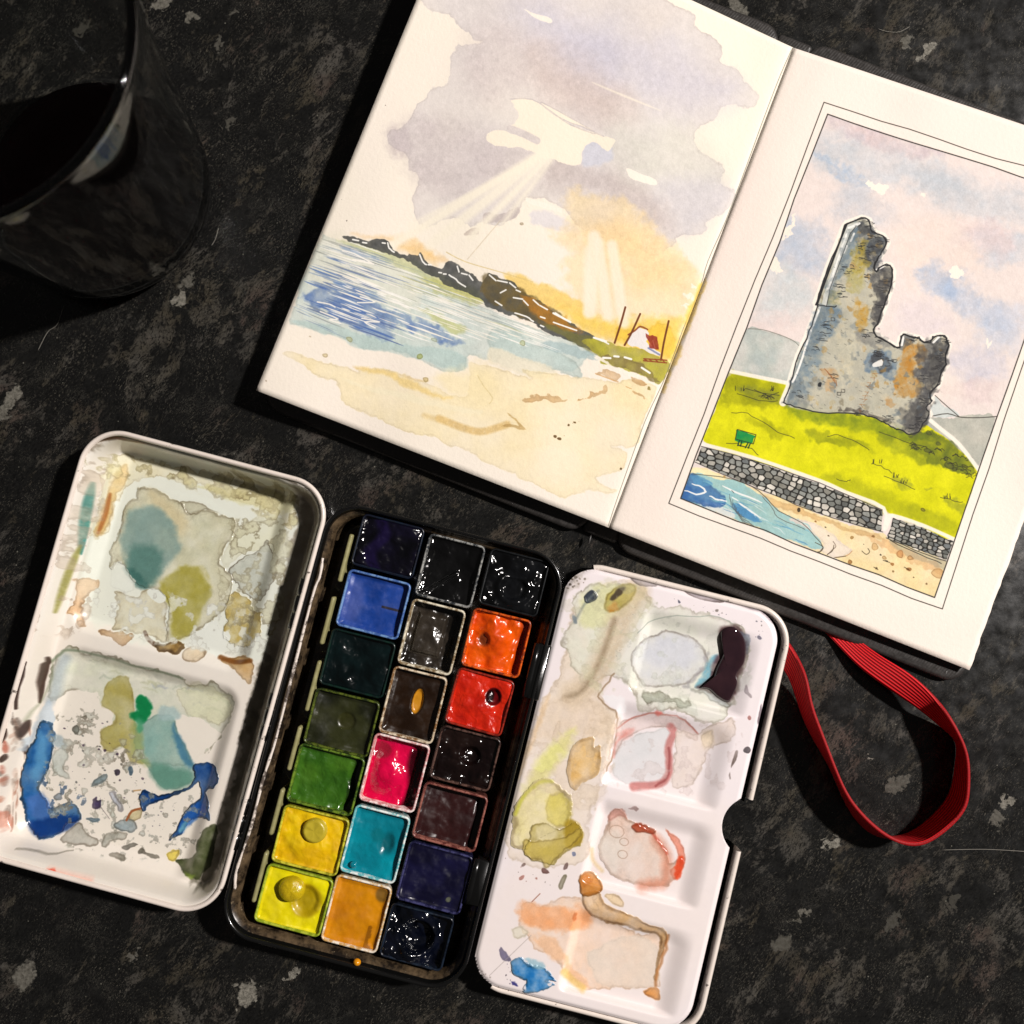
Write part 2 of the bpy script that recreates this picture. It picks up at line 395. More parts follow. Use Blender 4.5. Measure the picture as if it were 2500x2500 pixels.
# ================================================================== sketchbook
def quadmap(C):
    """corners TL, TR, BR, BL in photo pixels with their heights -> functions of u (left to right), v (bottom to top)"""
    C = np.array(C, float)
    def px(u, v):
        TL, TR, BR, BL = C; u = np.asarray(u)[..., None]; v = np.asarray(v)[..., None]
        return (TL * (1 - u) + TR * u) * v + (BL * (1 - u) + BR * u) * (1 - v)
    def inv(x, y):
        u = np.full(np.shape(x), .5); v = np.full(np.shape(x), .5); e = 1e-4
        for _ in range(8):
            p = px(u, v); pu = (px(u + e, v) - p) / e; pv = (px(u, v + e) - p) / e
            rx = x - p[..., 0]; ry = y - p[..., 1]; det = pu[..., 0] * pv[..., 1] - pu[..., 1] * pv[..., 0]
            u = u + (rx * pv[..., 1] - ry * pv[..., 0]) / det; v = v + (ry * pu[..., 0] - rx * pu[..., 1]) / det
        return u, v
    return px, inv
PW, PH = 104.0, 144.0
Lq = [(1125, -263, 16), (1936, 116, 7.2), (1486, 1288, 7.2), (625, 953, 9.5)]
Rq = [(1936, 116, 7.2), (2816, 411, 9), (2367, 1636, 6.6), (1486, 1288, 7.2)]
Lpx, Linv = quadmap(Lq); Rpx, Rinv = quadmap(Rq)
def canvas_page(inv, base):
    def f(x, y):
        u, v = inv(x, y); return u * PW, v * PH
    return Cv(PW, PH, f, base, 9)
PAPER = (252, 241, 228)

# ---- left page: beach, headland and cottage under a clearing sky
L = canvas_page(Linv, PAPER)
L.wash([(p[0], p[1]) for p in [(1125, -263), (1936, 116), (1486, 1288), (625, 953)]], (254, 245, 226), .8, soft=30, warp=4, ws=30, var=.9, vs=40)
mau = (219, 209, 205); mau2 = (208, 203, 212)
L.wash(RA((950, -60), (955, 50), (1060, 90), (1120, 150), (1180, 200), (1225, 232), (1110, 225), (1078, 280), (1065, 370), (1050, 440), (980, 455), (905, 540), (860, 620), (800, 670), (745, 690), (758, 760), (840, 810), (860, 880), (905, 940), (880, 1040), (880, 1130), (980, 1180), (1090, 1140), (1180, 1190), (1230, 1150), (1330, 1180), (1420, 1120), (1480, 1040), (1640, 1090), (1740, 1190)) +
       RB((340, 1560), (640, 1640), (800, 1720), (960, 1640), (970, 1595), (1110, 1600), (1165, 1560), (1160, 1500), (1250, 1450), (1340, 1380), (1350, 1290), (1275, 1235), (1300, 1140), (1230, 1070), (1112, 1005), (1110, 880), (1180, 840), (1250, 780), (1265, 715), (1380, 722), (1480, 710), (1515, 640), (1480, 590), (1380, 480), (1255, 410), (1290, 360), (1280, 300), (1200, 240), (1100, 185), (1110, 120), (1040, 70), (900, 0), (700, -90)) + RA((1500, -200)),
       mau, .72, soft=.35, edge=.08, ew=.5, warp=.7, ws=5, var=.25, vs=14, col2=mau2)
for P, c, a, so in [
    (RA((1500, 0), (1932, 120), (1932, 400), (1700, 420), (1500, 260), (1400, 90)), (213, 209, 222), .75, 14),
    (RA((1150, 240), (1500, 150), (1900, 430), (1850, 620), (1500, 500), (1200, 520)), (208, 194, 192), .55, 12),
    (RB((200, 330), (700, 200), (1300, 480), (1350, 640), (1000, 760), (600, 620)), (207, 203, 216), .7, 14),
    (RB((0, 300), (300, 420), (700, 700), (600, 820), (200, 720), (0, 560)), (216, 198, 190), .6, 10),
    (RA((900, 620), (1300, 700), (1500, 800), (1100, 1040), (880, 900)), (202, 190, 190), .65, 10),
    (RA((745, 680), (830, 680), (860, 760), (800, 800), (760, 760)), (190, 176, 180), .6, 4),
    (RB((100, 1100), (500, 1130), (800, 1330), (940, 1560), (700, 1450), (400, 1300), (80, 1250)), (196, 182, 178), .65, 7),
    (RB((560, 900), (1050, 900), (1250, 1180), (900, 1250), (600, 1150)), (222, 220, 206), .7, 12),
    (RB((900, 1200), (1320, 1250), (1300, 1420), (1050, 1560), (900, 1400)), (213, 209, 214), .7, 9)]:
    L.wash(P, c, a, soft=so, warp=1.6, ws=8, var=.3)
L.wash(RB((380, 960), (480, 960), (540, 1020), (520, 1080), (400, 1120), (335, 1100), (340, 1020)), (214, 214, 224), .9, soft=1.5, warp=.6)
# opening in the clouds and stray white flashes
W1 = (253, 242, 222)
L.wash(RA((1390, 520), (1500, 522), (1600, 585), (1700, 655), (1840, 700)) + RB((60, 690), (130, 762), (240, 822), (330, 852), (400, 887), (480, 920), (560, 950), (505, 1010), (420, 960), (360, 985), (330, 1040), (325, 1110), (230, 1110), (120, 1060)) + RA((1560, 830), (1500, 790), (1380, 770), (1280, 755), (1265, 695), (1370, 690), (1500, 748), (1528, 735), (1470, 700), (1378, 665), (1430, 620), (1420, 570)),
       W1, .97, soft=.3, warp=.35, ws=3)
L.wash(RB((330, 852), (400, 887), (480, 920), (545, 948)), mau, .0)
L.stroke(RA((1385, 520), (1500, 522), (1600, 585), (1700, 655), (1840, 700)) + RB((60, 690), (130, 762), (240, 822), (330, 852), (400, 887), (480, 920)), .35, (190, 180, 180), .45)
L.stroke(RA((1385, 675), (1450, 700), (1525, 738)), 2.0, mau, .9, soft=.3)
for P in [RB((628, 1135), (700, 1160), (828, 1215), (820, 1255), (720, 1225), (660, 1200)), RB((-60, 60), (20, 90), (125, 122), (120, 155), (40, 130)), RA((1480, 1040), (1640, 1090), (1665, 1120), (1560, 1090), (1480, 1062)),
          RA((1640, 1160), (1760, 1200), (1765, 1212), (1680, 1190)), RB((430, 1575), (500, 1590), (585, 1635), (500, 1610))]:
    L.wash(P, (254, 246, 232), .95, soft=.25, warp=.2)
L.stroke(RB((400, 555), (600, 640), (860, 745)), .5, (254, 243, 224), .8, taper=.9, soft=.5)
L.wash(RB((0, 1420), (150, 1450), (340, 1560), (200, 1560), (60, 1520), (0, 1500)), (226, 221, 226), .7, soft=1.)
L.wash(RA((1250, 1110), (1330, 1130), (1420, 1080), (1440, 1110), (1400, 1150), (1330, 1172), (1240, 1165)), (196, 184, 180), .8, soft=.4, warp=.4)
L.wash(RA((1145, 1222), (1200, 1190), (1222, 1205), (1215, 1228), (1160, 1232)), (205, 190, 178), .8, soft=.3, warp=.3)
# gold
gold = (252, 226, 170)
L.wash(RB((250, 1270), (560, 1350), (760, 1460), (900, 1600), (1010, 1720), (1120, 1860)) + RF((1440, 230), (1300, 520), (1240, 800), (1160, 900), (700, 640), (560, 500), (200, 300), (480, 330), (560, 355), (480, 245), (530, 180), (450, 130), (500, 90), (545, 60), (490, 0)) + RB((110, 1545), (210, 1560)),
       gold, .62, soft=3.6, warp=1.6, ws=5, var=.3, vs=12, col2=(248, 212, 150))
L.wash(RB((300, 1600), (700, 1500), (960, 1800), (1050, 1932), (600, 1932)) + RF((900, 200), (800, 120)), (250, 208, 140), .42, soft=10, warp=2)
L.wash(RF((400, 400), (620, 440), (900, 500), (1200, 480), (1290, 540), (1230, 800), (1100, 720), (800, 640), (600, 560)), (247, 205, 70), .8, soft=4, warp=1.2, ws=4, var=.3)
L.wash(RF((80, 200), (180, 210), (560, 350), (640, 460), (420, 430), (200, 320)), (246, 208, 110), .8, soft=1.5, warp=.8)
L.wash(RF((850, 520), (900, 560), (960, 540), (1000, 520), (1060, 560), (1130, 510), (1190, 530), (1230, 640), (1200, 760), (1060, 740), (900, 640), (840, 620)), (246, 200, 50), .7, soft=1.2, edge=.1, warp=.8)
L.wash(RA((560, 1238), (700, 1235), (900, 1260), (1050, 1380), (900, 1330), (740, 1262)), (248, 212, 160), .8, soft=2., warp=.8)
L.wash(RA((780, 1280), (920, 1290), (1000, 1390), (860, 1340)), (245, 205, 140), .7, soft=2.5, warp=.8)
# rays lifted out of the wash
for a, b, wd, al in [((1500, 850), (860, 1180), 1.0, .5), ((1560, 800), (760, 1290), 3.0, .6), ((1560, 810), (960, 1290), 3.4, .55), ((1580, 830), (1180, 1240), 2.4, .55), ((1600, 840), (1340, 1180), 1.6, .45)]:
    L.stroke(RA(a, ((a[0] + b[0]) / 2, (a[1] + b[1]) / 2), b), wd * .8, (253, 244, 224), min(1, al * 1.5), soft=1.3)
for a, b, wd, al in [((690, -60), (660, 450), 3.4, .75), ((720, -20), (780, 470), 2.8, .7), ((810, 0), (890, 520), 3.0, .7), ((640, 30), (640, 440), 2.0, .5)]:
    L.stroke(RF(a, ((a[0] + b[0]) / 2, (a[1] + b[1]) / 2), b), wd, (254, 242, 220), min(1, al * 1.15), soft=1.2)
L.wash(RF((1310, 320), (1370, 340), (1340, 360), (1290, 350)), (254, 246, 230), .8, soft=.6, warp=.6, ws=1)
L.wash(RF((1290, 385), (1345, 395), (1330, 412), (1285, 405)), (254, 246, 230), .8, soft=.4, warp=.6, ws=1)
L.wash(RF((1350, 260), (1390, 275), (1370, 290), (1340, 280)), (254, 246, 230), .8, soft=.4, warp=.6, ws=1)
L.stroke(RA((1330, 1160), (1160, 1360)), .3, (215, 198, 170), .5)
L.stroke(RE((1350, 320), (1480, 385), (1700, 450), (1932, 520)), .3, (222, 196, 130), .6)
# sea
L.wash(RA((400, 1232), (560, 1272), (760, 1335), (940, 1432), (1040, 1500), (1250, 1612), (1500, 1712), (1700, 1785), (1850, 1870)) + RF((715, 745), (640, 760), (560, 850), (420, 830)) + RE((1932, 1150), (1700, 1080), (1500, 1000), (1480, 1090), (1420, 1130), (1300, 1120), (1190, 1050), (960, 985), (780, 970), (640, 905), (450, 850), (300, 795), (330, 690), (380, 500), (460, 320), (510, 200)),
       (200, 216, 208), .8, soft=.5, edge=.08, warp=.5, ws=5, var=.3, vs=10, col2=(184, 208, 210))
L.wash(RE((520, 200), (900, 300), (1200, 480), (1100, 700), (760, 560), (420, 520), (400, 400)), (240, 234, 214), .55, soft=5, warp=1.5)
L.wash(RE((300, 795), (450, 790), (800, 870), (1190, 960), (1460, 1000), (1490, 1090), (1420, 1130), (1190, 1050), (960, 985), (780, 970), (640, 905), (450, 850)), (180, 204, 200), .6, soft=.8, warp=.5)
L.wash(RF((0, 560), (300, 640), (560, 780), (600, 870), (480, 860), (300, 800), (100, 760), (0, 780)), (186, 206, 202), .7, soft=.5, edge=.08, warp=.6)
L.wash(RF((0, 690), (150, 730), (440, 850), (330, 900), (120, 850), (0, 800)), (240, 230, 205), .8, soft=1.0, warp=.6)
L.wash(RF((310, 680), (480, 650), (720, 745), (640, 760)), (168, 190, 192), .7, soft=.6, warp=.5)
L.wash(RE((620, 240), (900, 290), (1200, 400), (1600, 640), (1500, 640), (1200, 500), (900, 360)), (196, 200, 140), .6, soft=1.5, warp=.6)
L.wash(RE((1150, 480), (1500, 560), (1600, 650), (1400, 640)), (198, 196, 105), .6, soft=1.5, warp=.8)
L.wash(RE((1150, 690), (1400, 780), (1500, 860), (1380, 850)), (196, 196, 110), .55, soft=1.2, warp=.6)
L.wash(RE((380, 580), (500, 560), (740, 610), (1000, 700), (1300, 830), (1460, 940), (1300, 910), (1000, 830), (760, 800), (560, 740), (420, 660)), (88, 118, 176), .85, soft=1.2, warp=1.0, ws=3, var=.55, vs=3)
L.wash(RE((640, 270), (760, 300), (900, 360), (760, 350), (660, 310)), (110, 140, 190), .7, soft=1.0, warp=.6, var=.5)
L.wash(RE((560, 700), (760, 760), (940, 830), (980, 910), (800, 860), (600, 780)), (96, 124, 178), .6, soft=1.0, warp=.8, var=.5)
def streaks(cv, F, A, n, dirv, l0, l1, w0, w1, cols, a0=.4, a1=.9, sd_=3):
    rs = np.random.RandomState(sd_); P = np.array(A, float)
    for _ in range(n):
        u, v = rs.rand(2); p = (P[0] * (1 - u) + P[1] * u) * (1 - v) + (P[3] * (1 - u) + P[2] * u) * v
        le = rs.uniform(l0, l1); dd = np.array(dirv) / np.hypot(*dirv); nn = np.array((-dd[1], dd[0]))
        m = p + dd * le * .5 + nn * rs.uniform(-2, 2); q = p + dd * le + nn * rs.uniform(-3, 3)
        cv.stroke(F(tuple(p), tuple(m), tuple(q)), rs.uniform(w0, w1), cols[rs.randint(len(cols))], rs.uniform(a0, a1), taper=.85)
blues = [(84, 116, 178), (104, 136, 188), (120, 140, 176), (92, 112, 160)]
grs = [(130, 134, 130), (150, 152, 146), (128, 140, 158)]
dv = (1000, 365)
streaks(L, RE, [(500, 200), (900, 330), (620, 560), (400, 480)], 60, (1000, 330), 80, 420, .14, .4, grs + blues, .25, .6, 4)
streaks(L, RE, [(430, 400), (800, 520), (700, 640), (380, 520)], 45, dv, 80, 300, .2, .7, blues, .4, .8, 5)
streaks(L, RE, [(360, 600), (760, 640), (800, 860), (420, 720)], 40, dv, 60, 380, .2, .6, blues, .5, .9, 6)
streaks(L, RE, [(300, 640), (420, 660), (500, 830), (320, 760)], 16, (1000, 420), 60, 260, .12, .22, grs + blues, .4, .7, 8)
streaks(L, RE, [(1000, 430), (1400, 560), (1700, 800), (1000, 640)], 34, dv, 120, 460, .14, .3, [(200, 196, 130), (170, 178, 160), (150, 160, 160)], .3, .7, 9)
wh = [(255, 252, 244), (253, 246, 232)]
streaks(L, RE, [(420, 470), (800, 400), (1150, 820), (560, 760)], 46, dv, 40, 260, .18, .42, wh, .8, 1, 10)
streaks(L, RE, [(800, 470), (1300, 620), (1500, 880), (900, 860)], 44, dv, 50, 280, .16, .38, wh, .75, 1, 11)
streaks(L, RE, [(1000, 420), (1700, 700), (1750, 900), (1200, 760)], 40, dv, 60, 300, .16, .34, wh, .7, 1, 12)
streaks(L, RF, [(-200, 380), (250, 560), (350, 640), (-100, 620)], 20, dv, 60, 300, .16, .34, wh, .7, 1, 13)
streaks(L, RE, [(460, 200), (800, 270), (760, 420), (460, 420)], 26, (1000, 330), 50, 240, .14, .3, wh, .5, .9, 14)
for P in [((480, 655), (560, 670), (600, 690)), ((500, 720), (620, 770), (560, 775), (640, 800)), ((780, 765), (900, 790), (800, 790), (870, 830)), ((750, 660), (870, 655), (770, 620)), ((650, 310), (730, 330), (860, 400)), ((800, 380), (720, 370), (860, 400))]:
    L.stroke(RE(*P), .35, (255, 250, 240), .95)
# beach
sand = (248, 228, 172)
L.wash(RE((255, 1000), (330, 992), (480, 1040), (735, 1118), (745, 1095), (900, 1105), (1180, 1185), (1380, 1280), (1480, 1270), (1500, 1080), (1560, 1060), (1932, 1170)) + RF((200, 830), (700, 900), (1100, 940), (1060, 1100), (960, 1350), (800, 1340), (900, 1400), (860, 1520), (700, 1560), (840, 1640), (800, 1660), (660, 1640), (600, 1660), (520, 1690), (480, 1700), (300, 1620), (0, 1490)) + RE((1500, 1660), (1180, 1550), (960, 1475), (800, 1400), (640, 1310), (590, 1190), (440, 1130), (340, 1060)),
       sand, .72, soft=.45, edge=.09, ew=.5, warp=.6, ws=5, var=.25, vs=12, col2=(250, 234, 188))
L.wash(RE((1280, 1150), (1470, 1120), (1620, 1080), (1660, 1250), (1500, 1330), (1360, 1290)), (249, 232, 186), .75, soft=5, warp=1)
L.wash(RE((740, 1092), (900, 1110), (1100, 1170), (1250, 1260), (1400, 1300), (1250, 1290), (1100, 1230), (950, 1160), (800, 1120)), (243, 211, 132), .7, soft=1.2, warp=.5)
L.wash(RE((740, 1100), (760, 1090), (1200, 1180), (1190, 1195), (900, 1115)), (225, 190, 120), .4, soft=.5)
L.wash(RE((640, 1160), (900, 1230), (1250, 1310), (1560, 1390), (1570, 1340), (1560, 1420), (1200, 1340), (900, 1270)), (250, 240, 208), .6, soft=.8)
L.stroke(RE((1560, 1150), (1600, 1220), (1660, 1300), (1640, 1340)), .3, (225, 205, 150), .6)
L.stroke(RE((1300, 1440), (1450, 1500), (1580, 1530), (1700, 1500), (1760, 1480)), 2.0, (222, 186, 118), .75, soft=.7, gran=.4)
L.stroke(RE((1200, 1420), (1330, 1460)), 1.4, (228, 196, 130), .5, soft=.9, gran=.5)
L.wash(RE((1760, 1398), (1830, 1440), (1790, 1420), (1830, 1455), (1885, 1520), (1800, 1500), (1730, 1490), (1700, 1510), (1760, 1470), (1840, 1490), (1800, 1440)), (212, 176, 110), .85, soft=.25, edge=.1, warp=.3)
brown = (212, 168, 112)
for P in [RF((208, 1048), (260, 1005), (340, 1010), (400, 1010), (470, 1030), (520, 1050), (470, 1060), (400, 1055), (350, 1030), (280, 1050), (230, 1062)),
          RF((572, 1048), (590, 1028), (640, 1020), (660, 980), (720, 990), (755, 940), (770, 950), (770, 990), (700, 1010), (650, 1028), (620, 1035), (600, 1050)),
          RF((710, 865), (760, 840), (800, 845), (860, 870), (860, 895), (800, 905), (750, 880)), RF((930, 890), (990, 895), (1055, 935), (1040, 945), (960, 920)),
          RF((945, 985), (1000, 990), (1045, 1030), (1000, 1010))]:
    L.wash(P, brown, .85, soft=.25, edge=.1, warp=.5, ws=1.5, var=.2)
L.stroke(RF((700, 862), (850, 918)), .4, brown, .7); L.stroke(RF((905, 950), (940, 965)), .3, brown, .7)
L.wash(RF((1060, 938), (1078, 945), (1082, 968), (1062, 962)), (150, 130, 70), .85, soft=.2)
for x, y, r in [(427, 1285, .75), (457, 1302, .6), (487, 1281, .25), (517, 1209, .55), (560, 1190, .6), (545, 1198, .2), (585, 1185, .2), (870, 1505, .5)]:
    L.dots(RF((x, y)), r, (142, 112, 66), .9)
for x, y, r, c in [(700, 910, 1.1, (200, 206, 160)), (535, 1015, .8, (226, 208, 160)), (1170, 1018, .8, (176, 188, 110)), (1212, 1180, .8, (226, 204, 140)), (1270, 910, .9, (196, 212, 190)), (1865, 935, .9, (196, 206, 160)), (430, 888, .5, (236, 220, 190)), (680, 108, .3, (140, 130, 120)), (135, 1187, .3, (200, 180, 160)), (1860, 130, .6, (225, 210, 180))]:
    L.dots(RE((x, y)), r, c, .75)
L.dots(RA((730, 553)), .3, (90, 84, 80)); L.dots(RA((528, 1158)), .25, (90, 84, 80)); L.dots(RA((500, 1047)), .25, (90, 84, 80))
# headland
up = RA((500, 1235), (560, 1240), (640, 1264), (672, 1250), (745, 1262), (768, 1302), (845, 1347), (856, 1330), (902, 1342), (912, 1316), (938, 1362), (972, 1387), (1026, 1412), (1046, 1385), (1075, 1368), (1112, 1385), (1152, 1422), (1192, 1445), (1238, 1482), (1262, 1433), (1292, 1435), (1342, 1462), (1402, 1478), (1424, 1502), (1452, 1534), (1502, 1562), (1562, 1592), (1622, 1642), (1702, 1692), (1772, 1742), (1825, 1772))
lo = RA((1880, 1925), (1850, 1862), (1700, 1792), (1560, 1738), (1500, 1690), (1380, 1650), (1262, 1606), (1230, 1568), (1140, 1532), (1040, 1496), (1018, 1465), (940, 1430), (862, 1378), (760, 1332), (640, 1300), (560, 1272))
L.wash(up + lo, (86, 86, 80), .96, soft=.22, warp=.3, ws=1.5, var=.22, vs=2.2, col2=(58, 62, 66), smooth=2)
L.wash(RA((1240, 1482), (1262, 1437), (1342, 1465), (1424, 1505), (1560, 1592), (1700, 1692), (1740, 1740), (1560, 1700), (1400, 1640), (1250, 1560)), (128, 106, 56), .85, soft=.8, warp=.6, ws=2, var=.3, vs=2, col2=(90, 82, 62))
L.wash(RA((1440, 1545), (1560, 1594), (1700, 1694), (1760, 1742), (1640, 1720), (1500, 1640)), (190, 126, 44), .85, soft=1.0, warp=.6, ws=2, var=.3, vs=2)
L.wash(RA((1560, 1702), (1720, 1742), (1880, 1800), (1880, 1870), (1700, 1790)), (122, 118, 62), .8, soft=.8, warp=.4, var=.3, vs=2)
L.wash(RF((610, 640), (680, 620), (790, 652), (900, 682), (1010, 692), (1100, 740), (1182, 785), (1192, 830), (1140, 932), (1085, 905), (980, 860), (870, 835), (740, 790), (722, 745), (680, 700)), (196, 190, 62), .95, soft=.3, warp=.4, ws=2, var=.25, vs=3, col2=(150, 142, 62))
L.wash(RF((730, 755), (800, 745), (950, 770), (1040, 820), (1100, 880), (1120, 925), (1040, 890), (900, 830), (760, 795)), (142, 126, 76), .9, soft=.4, warp=.5, ws=2, var=.3, vs=2, edge=.08)
for P in [((560, 1255), (590, 1262)), ((612, 1270), (632, 1273)), ((715, 1275), (730, 1277)), ((742, 1272), (750, 1300), (775, 1322)), ((910, 1335), (925, 1370), (945, 1388)), ((955, 1388), (970, 1390)), ((1010, 1430), (1025, 1432)), ((1035, 1437), (1048, 1438)), ((1065, 1442), (1100, 1465), (1120, 1485), (1152, 1503)),
          ((1108, 1395), (1117, 1425)), ((1130, 1433), (1160, 1440)), ((1168, 1443), (1188, 1470)), ((1275, 1442), (1310, 1470)), ((1318, 1470), (1370, 1482)), ((1382, 1485), (1412, 1508)), ((1335, 1535), (1362, 1520)), ((1416, 1520), (1438, 1530)), ((1402, 1560), (1450, 1570)), ((1455, 1575), (1480, 1600)), ((1305, 1580), (1340, 1602)),
          ((1410, 1640), (1470, 1660), (1505, 1685)), ((1505, 1572), (1535, 1598)), ((1540, 1602), (1580, 1622)), ((1545, 1660), (1568, 1668)), ((1620, 1640), (1700, 1690)), ((1610, 1690), (1732, 1732)), ((1545, 1705), (1562, 1712)), ((1822, 1770), (1870, 1788)), ((1875, 1790), (1900, 1802)), ((1870, 1878), (1905, 1876))]:
    L.stroke(RA(*P), .4, (255, 253, 246), 1, wob=.08)
for P in [((750, 755), (800, 758)), ((825, 745), (855, 748)), ((895, 752), (940, 765)), ((1010, 822), (1065, 858)), ((415, 455), (530, 515)), ((688, 620), (770, 645))]: L.stroke(RF(*P), .55, (255, 253, 246), 1)
L.wash(RF((720, 745), (700, 770), (900, 850), (1080, 915), (1130, 940), (1060, 930), (880, 860)), (254, 246, 230), .9, soft=.3)
# cottage, poles
L.wash(RF((905, 665), (945, 590), (985, 545), (1045, 565), (1055, 600), (1045, 640), (1140, 725), (1130, 750), (1050, 705), (960, 680)), (240, 234, 232), .98, soft=.15, smooth=0)
L.wash(RF((1040, 600), (1118, 622), (1135, 722), (1060, 685)), (150, 52, 42), .95, soft=.15, smooth=0, var=.2, vs=1.2)
L.stroke(RF((1055, 640), (1075, 675)), .2, (200, 110, 90), .8); L.stroke(RF((1085, 640), (1100, 690)), .2, (200, 110, 90), .8)
L.stroke(RF((1055, 690), (1130, 735)), .5, (120, 130, 170), .8)
L.stroke(RF((920, 600), (965, 572), (1000, 545), (1050, 565)), .45, (140, 70, 40), .9)
for P in [((900, 415), (868, 530), (828, 655)), ((1000, 460), (940, 590), (895, 670)), ((1192, 508), (1160, 650), (1140, 770))]: L.stroke(RF(*P), .55, (112, 60, 34), .95)
for P in [((1025, 762), (1180, 772)), ((1022, 775), (1178, 790)), ((1025, 762), (1050, 778)), ((1060, 764), (1080, 780)), ((1100, 765), (1120, 784)), ((1150, 768), (1165, 788))]: L.stroke(RF(*P), .35, (146, 70, 40), .9)
# gutter pencil line
gl = RB((1750, 325), (1665, 515), (1545, 830), (1440, 1120), (1300, 1490), (1180, 1760), (1130, 1932)) + RF((1290, 560), (1240, 700), (1150, 930), (1030, 1190), (850, 1690), (785, 1890))
L.stroke(gl, .22, (120, 118, 104), .8)
L.wash(RF((1400, 260), (1300, 520), (1240, 760), (1180, 920), (1210, 930), (1330, 560), (1440, 300)), (246, 210, 90), .75, soft=1.2, warp=.6)

# ---- right page: castle ruin on its green hill, framed in pen
Rg = canvas_page(Rinv, PAPER)
Rg.wash([(1936, 116), (2816, 411), (2367, 1636), (1486, 1288)], (251, 234, 224), .8, soft=30, warp=4, ws=30, var=.7, vs=40)
Rg.wash(RC((540, 330), (420, 520), (150, 900), (-300, 1700), (-420, 1932), (0, 1800), (250, 1100), (600, 420)), (250, 228, 218), .35, soft=8)
Rg.wash(RM((1500, -600), (1900, -200), (1800, 400), (1500, 500), (800, 200), (1000, 350)), (254, 247, 234), .5, soft=12)
inner = [(2020, 279), (2624, 474), (2281, 1459), (1661, 1217)]
keep_rgb = Rg.rgb.copy()
def clipwash(P, *a, **k): Rg.wash(P, *a, **k)
Rg.wash(inner, (236, 222, 216), .9, soft=.3, warp=.1, smooth=0)
for P, c, a, so in [
    (RC((620, 780), (1100, 900), (1400, 1050), (1100, 1030), (700, 900)), (206, 190, 196), .8, 4), (RC((800, 860), (1000, 920), (1150, 1010), (950, 1000)), (226, 202, 198), .8, 4),
    (RC((560, 920), (1000, 1000), (1400, 1150), (1500, 1300), (900, 1220), (520, 1100)), (196, 204, 212), .75, 7), (RC((500, 1040), (640, 1090), (860, 1190), (960, 1230), (800, 1210), (600, 1120)), (160, 184, 212), .7, 2.5),
    (RC((650, 1240), (900, 1230), (980, 1400), (1100, 1500), (800, 1480), (640, 1400)), (186, 196, 208), .6, 7), (RC((1200, 1150), (1900, 1250), (1932, 1500), (1600, 1460), (1200, 1330)), (192, 200, 208), .7, 7),
    (RC((1100, 1480), (1500, 1500), (1700, 1700), (1400, 1932), (1080, 1800)), (240, 220, 206), .6, 8), (RC((1600, 1560), (1932, 1580), (1932, 1800), (1650, 1720)), (190, 202, 216), .6, 5),
    (RD((700, 80), (820, 100), (900, 200), (860, 330), (700, 380), (640, 300)), (160, 182, 208), .65, 7), (RD((620, 300), (800, 380), (840, 500), (660, 640), (540, 600), (560, 420)), (190, 204, 208), .6, 7),
    (RD((1440, 280), (1540, 330), (1620, 400), (1580, 520), (1440, 480), (1400, 400)), (150, 178, 214), .7, 5), (RD((1500, 430), (1680, 460), (1800, 620), (1700, 640), (1560, 540)), (166, 186, 214), .6, 5),
    (RD((1300, 480), (1500, 560), (1560, 680), (1400, 660), (1280, 600)), (222, 210, 216), .6, 6), (RD((1560, 760), (1800, 760), (1800, 900), (1600, 900)), (198, 198, 214), .7, 6),
    (RD((1500, 940), (1780, 920), (1770, 1060), (1560, 1020)), (226, 206, 204), .8, 3), (RD((1600, 100), (1850, 120), (1850, 300), (1650, 260)), (226, 204, 202), .7, 5),
    (RD((1700, 540), (1900, 560), (1860, 760), (1700, 700)), (186, 200, 222), .6, 6), (RD((520, 560), (700, 560), (680, 640), (480, 640)), (236, 214, 208), .6, 5)]:
    Rg.wash(P, c, a, soft=so, warp=2.2, ws=6, var=.45, vs=4)
for P in [RC((862, 1240), (900, 1225), (935, 1245), (960, 1238), (1020, 1250), (1010, 1285), (985, 1312), (940, 1290), (890, 1265)), RD((1540, 345), (1565, 320), (1600, 335), (1615, 370), (1580, 390), (1545, 375)), RC((1232, 1325), (1275, 1305), (1265, 1340), (1240, 1330)), RD((1740, 700), (1755, 705), (1750, 750), (1738, 745))]:
    Rg.wash(P, (254, 245, 230), .95, soft=.25, warp=.5, ws=1)
for P in [RC((400, 1440), (370, 1560), (300, 1640), (330, 1560), (365, 1480)), RD((670, 130), (700, 100), (690, 170), (665, 180)), RC((255, 1740), (285, 1800), (250, 1840), (215, 1800))]:
    Rg.wash(P, (253, 240, 224), .95, soft=.4, warp=1.2, ws=1.2)
Rg.wash(RD((980, 700), (1500, 880), (1600, 1000), (1300, 1000)), (246, 232, 218), .5, soft=5)
# hills
Rg.wash(RD((478, 655), (560, 660), (650, 685), (720, 715), (755, 745), (705, 935), (600, 915), (395, 872)), (180, 190, 186), .95, soft=.25, warp=.2, edge=.05, var=.2, vs=4, col2=(196, 204, 192))
Rg.stroke(RD((485, 650), (560, 655), (650, 682), (720, 712), (750, 738)), .2, (110, 110, 100), .8)
Rg.wash(RD((1462, 1002), (1520, 1055), (1592, 1112), (1450, 1108)), (206, 212, 208), .95, soft=.25)
Rg.wash(RD((1440, 1112), (1592, 1116), (1786, 1112), (1684, 1395), (1580, 1275), (1480, 1195), (1410, 1150)), (172, 174, 164), .95, soft=.25, var=.2, vs=4, col2=(188, 188, 172))
Rg.stroke(RD((1465, 1000), (1520, 1050), (1592, 1112)), .22, (70, 66, 60), .9); Rg.stroke(RD((1450, 1108), (1530, 1095), (1600, 1114), (1700, 1116), (1786, 1110)), .25, (70, 66, 60), .9)
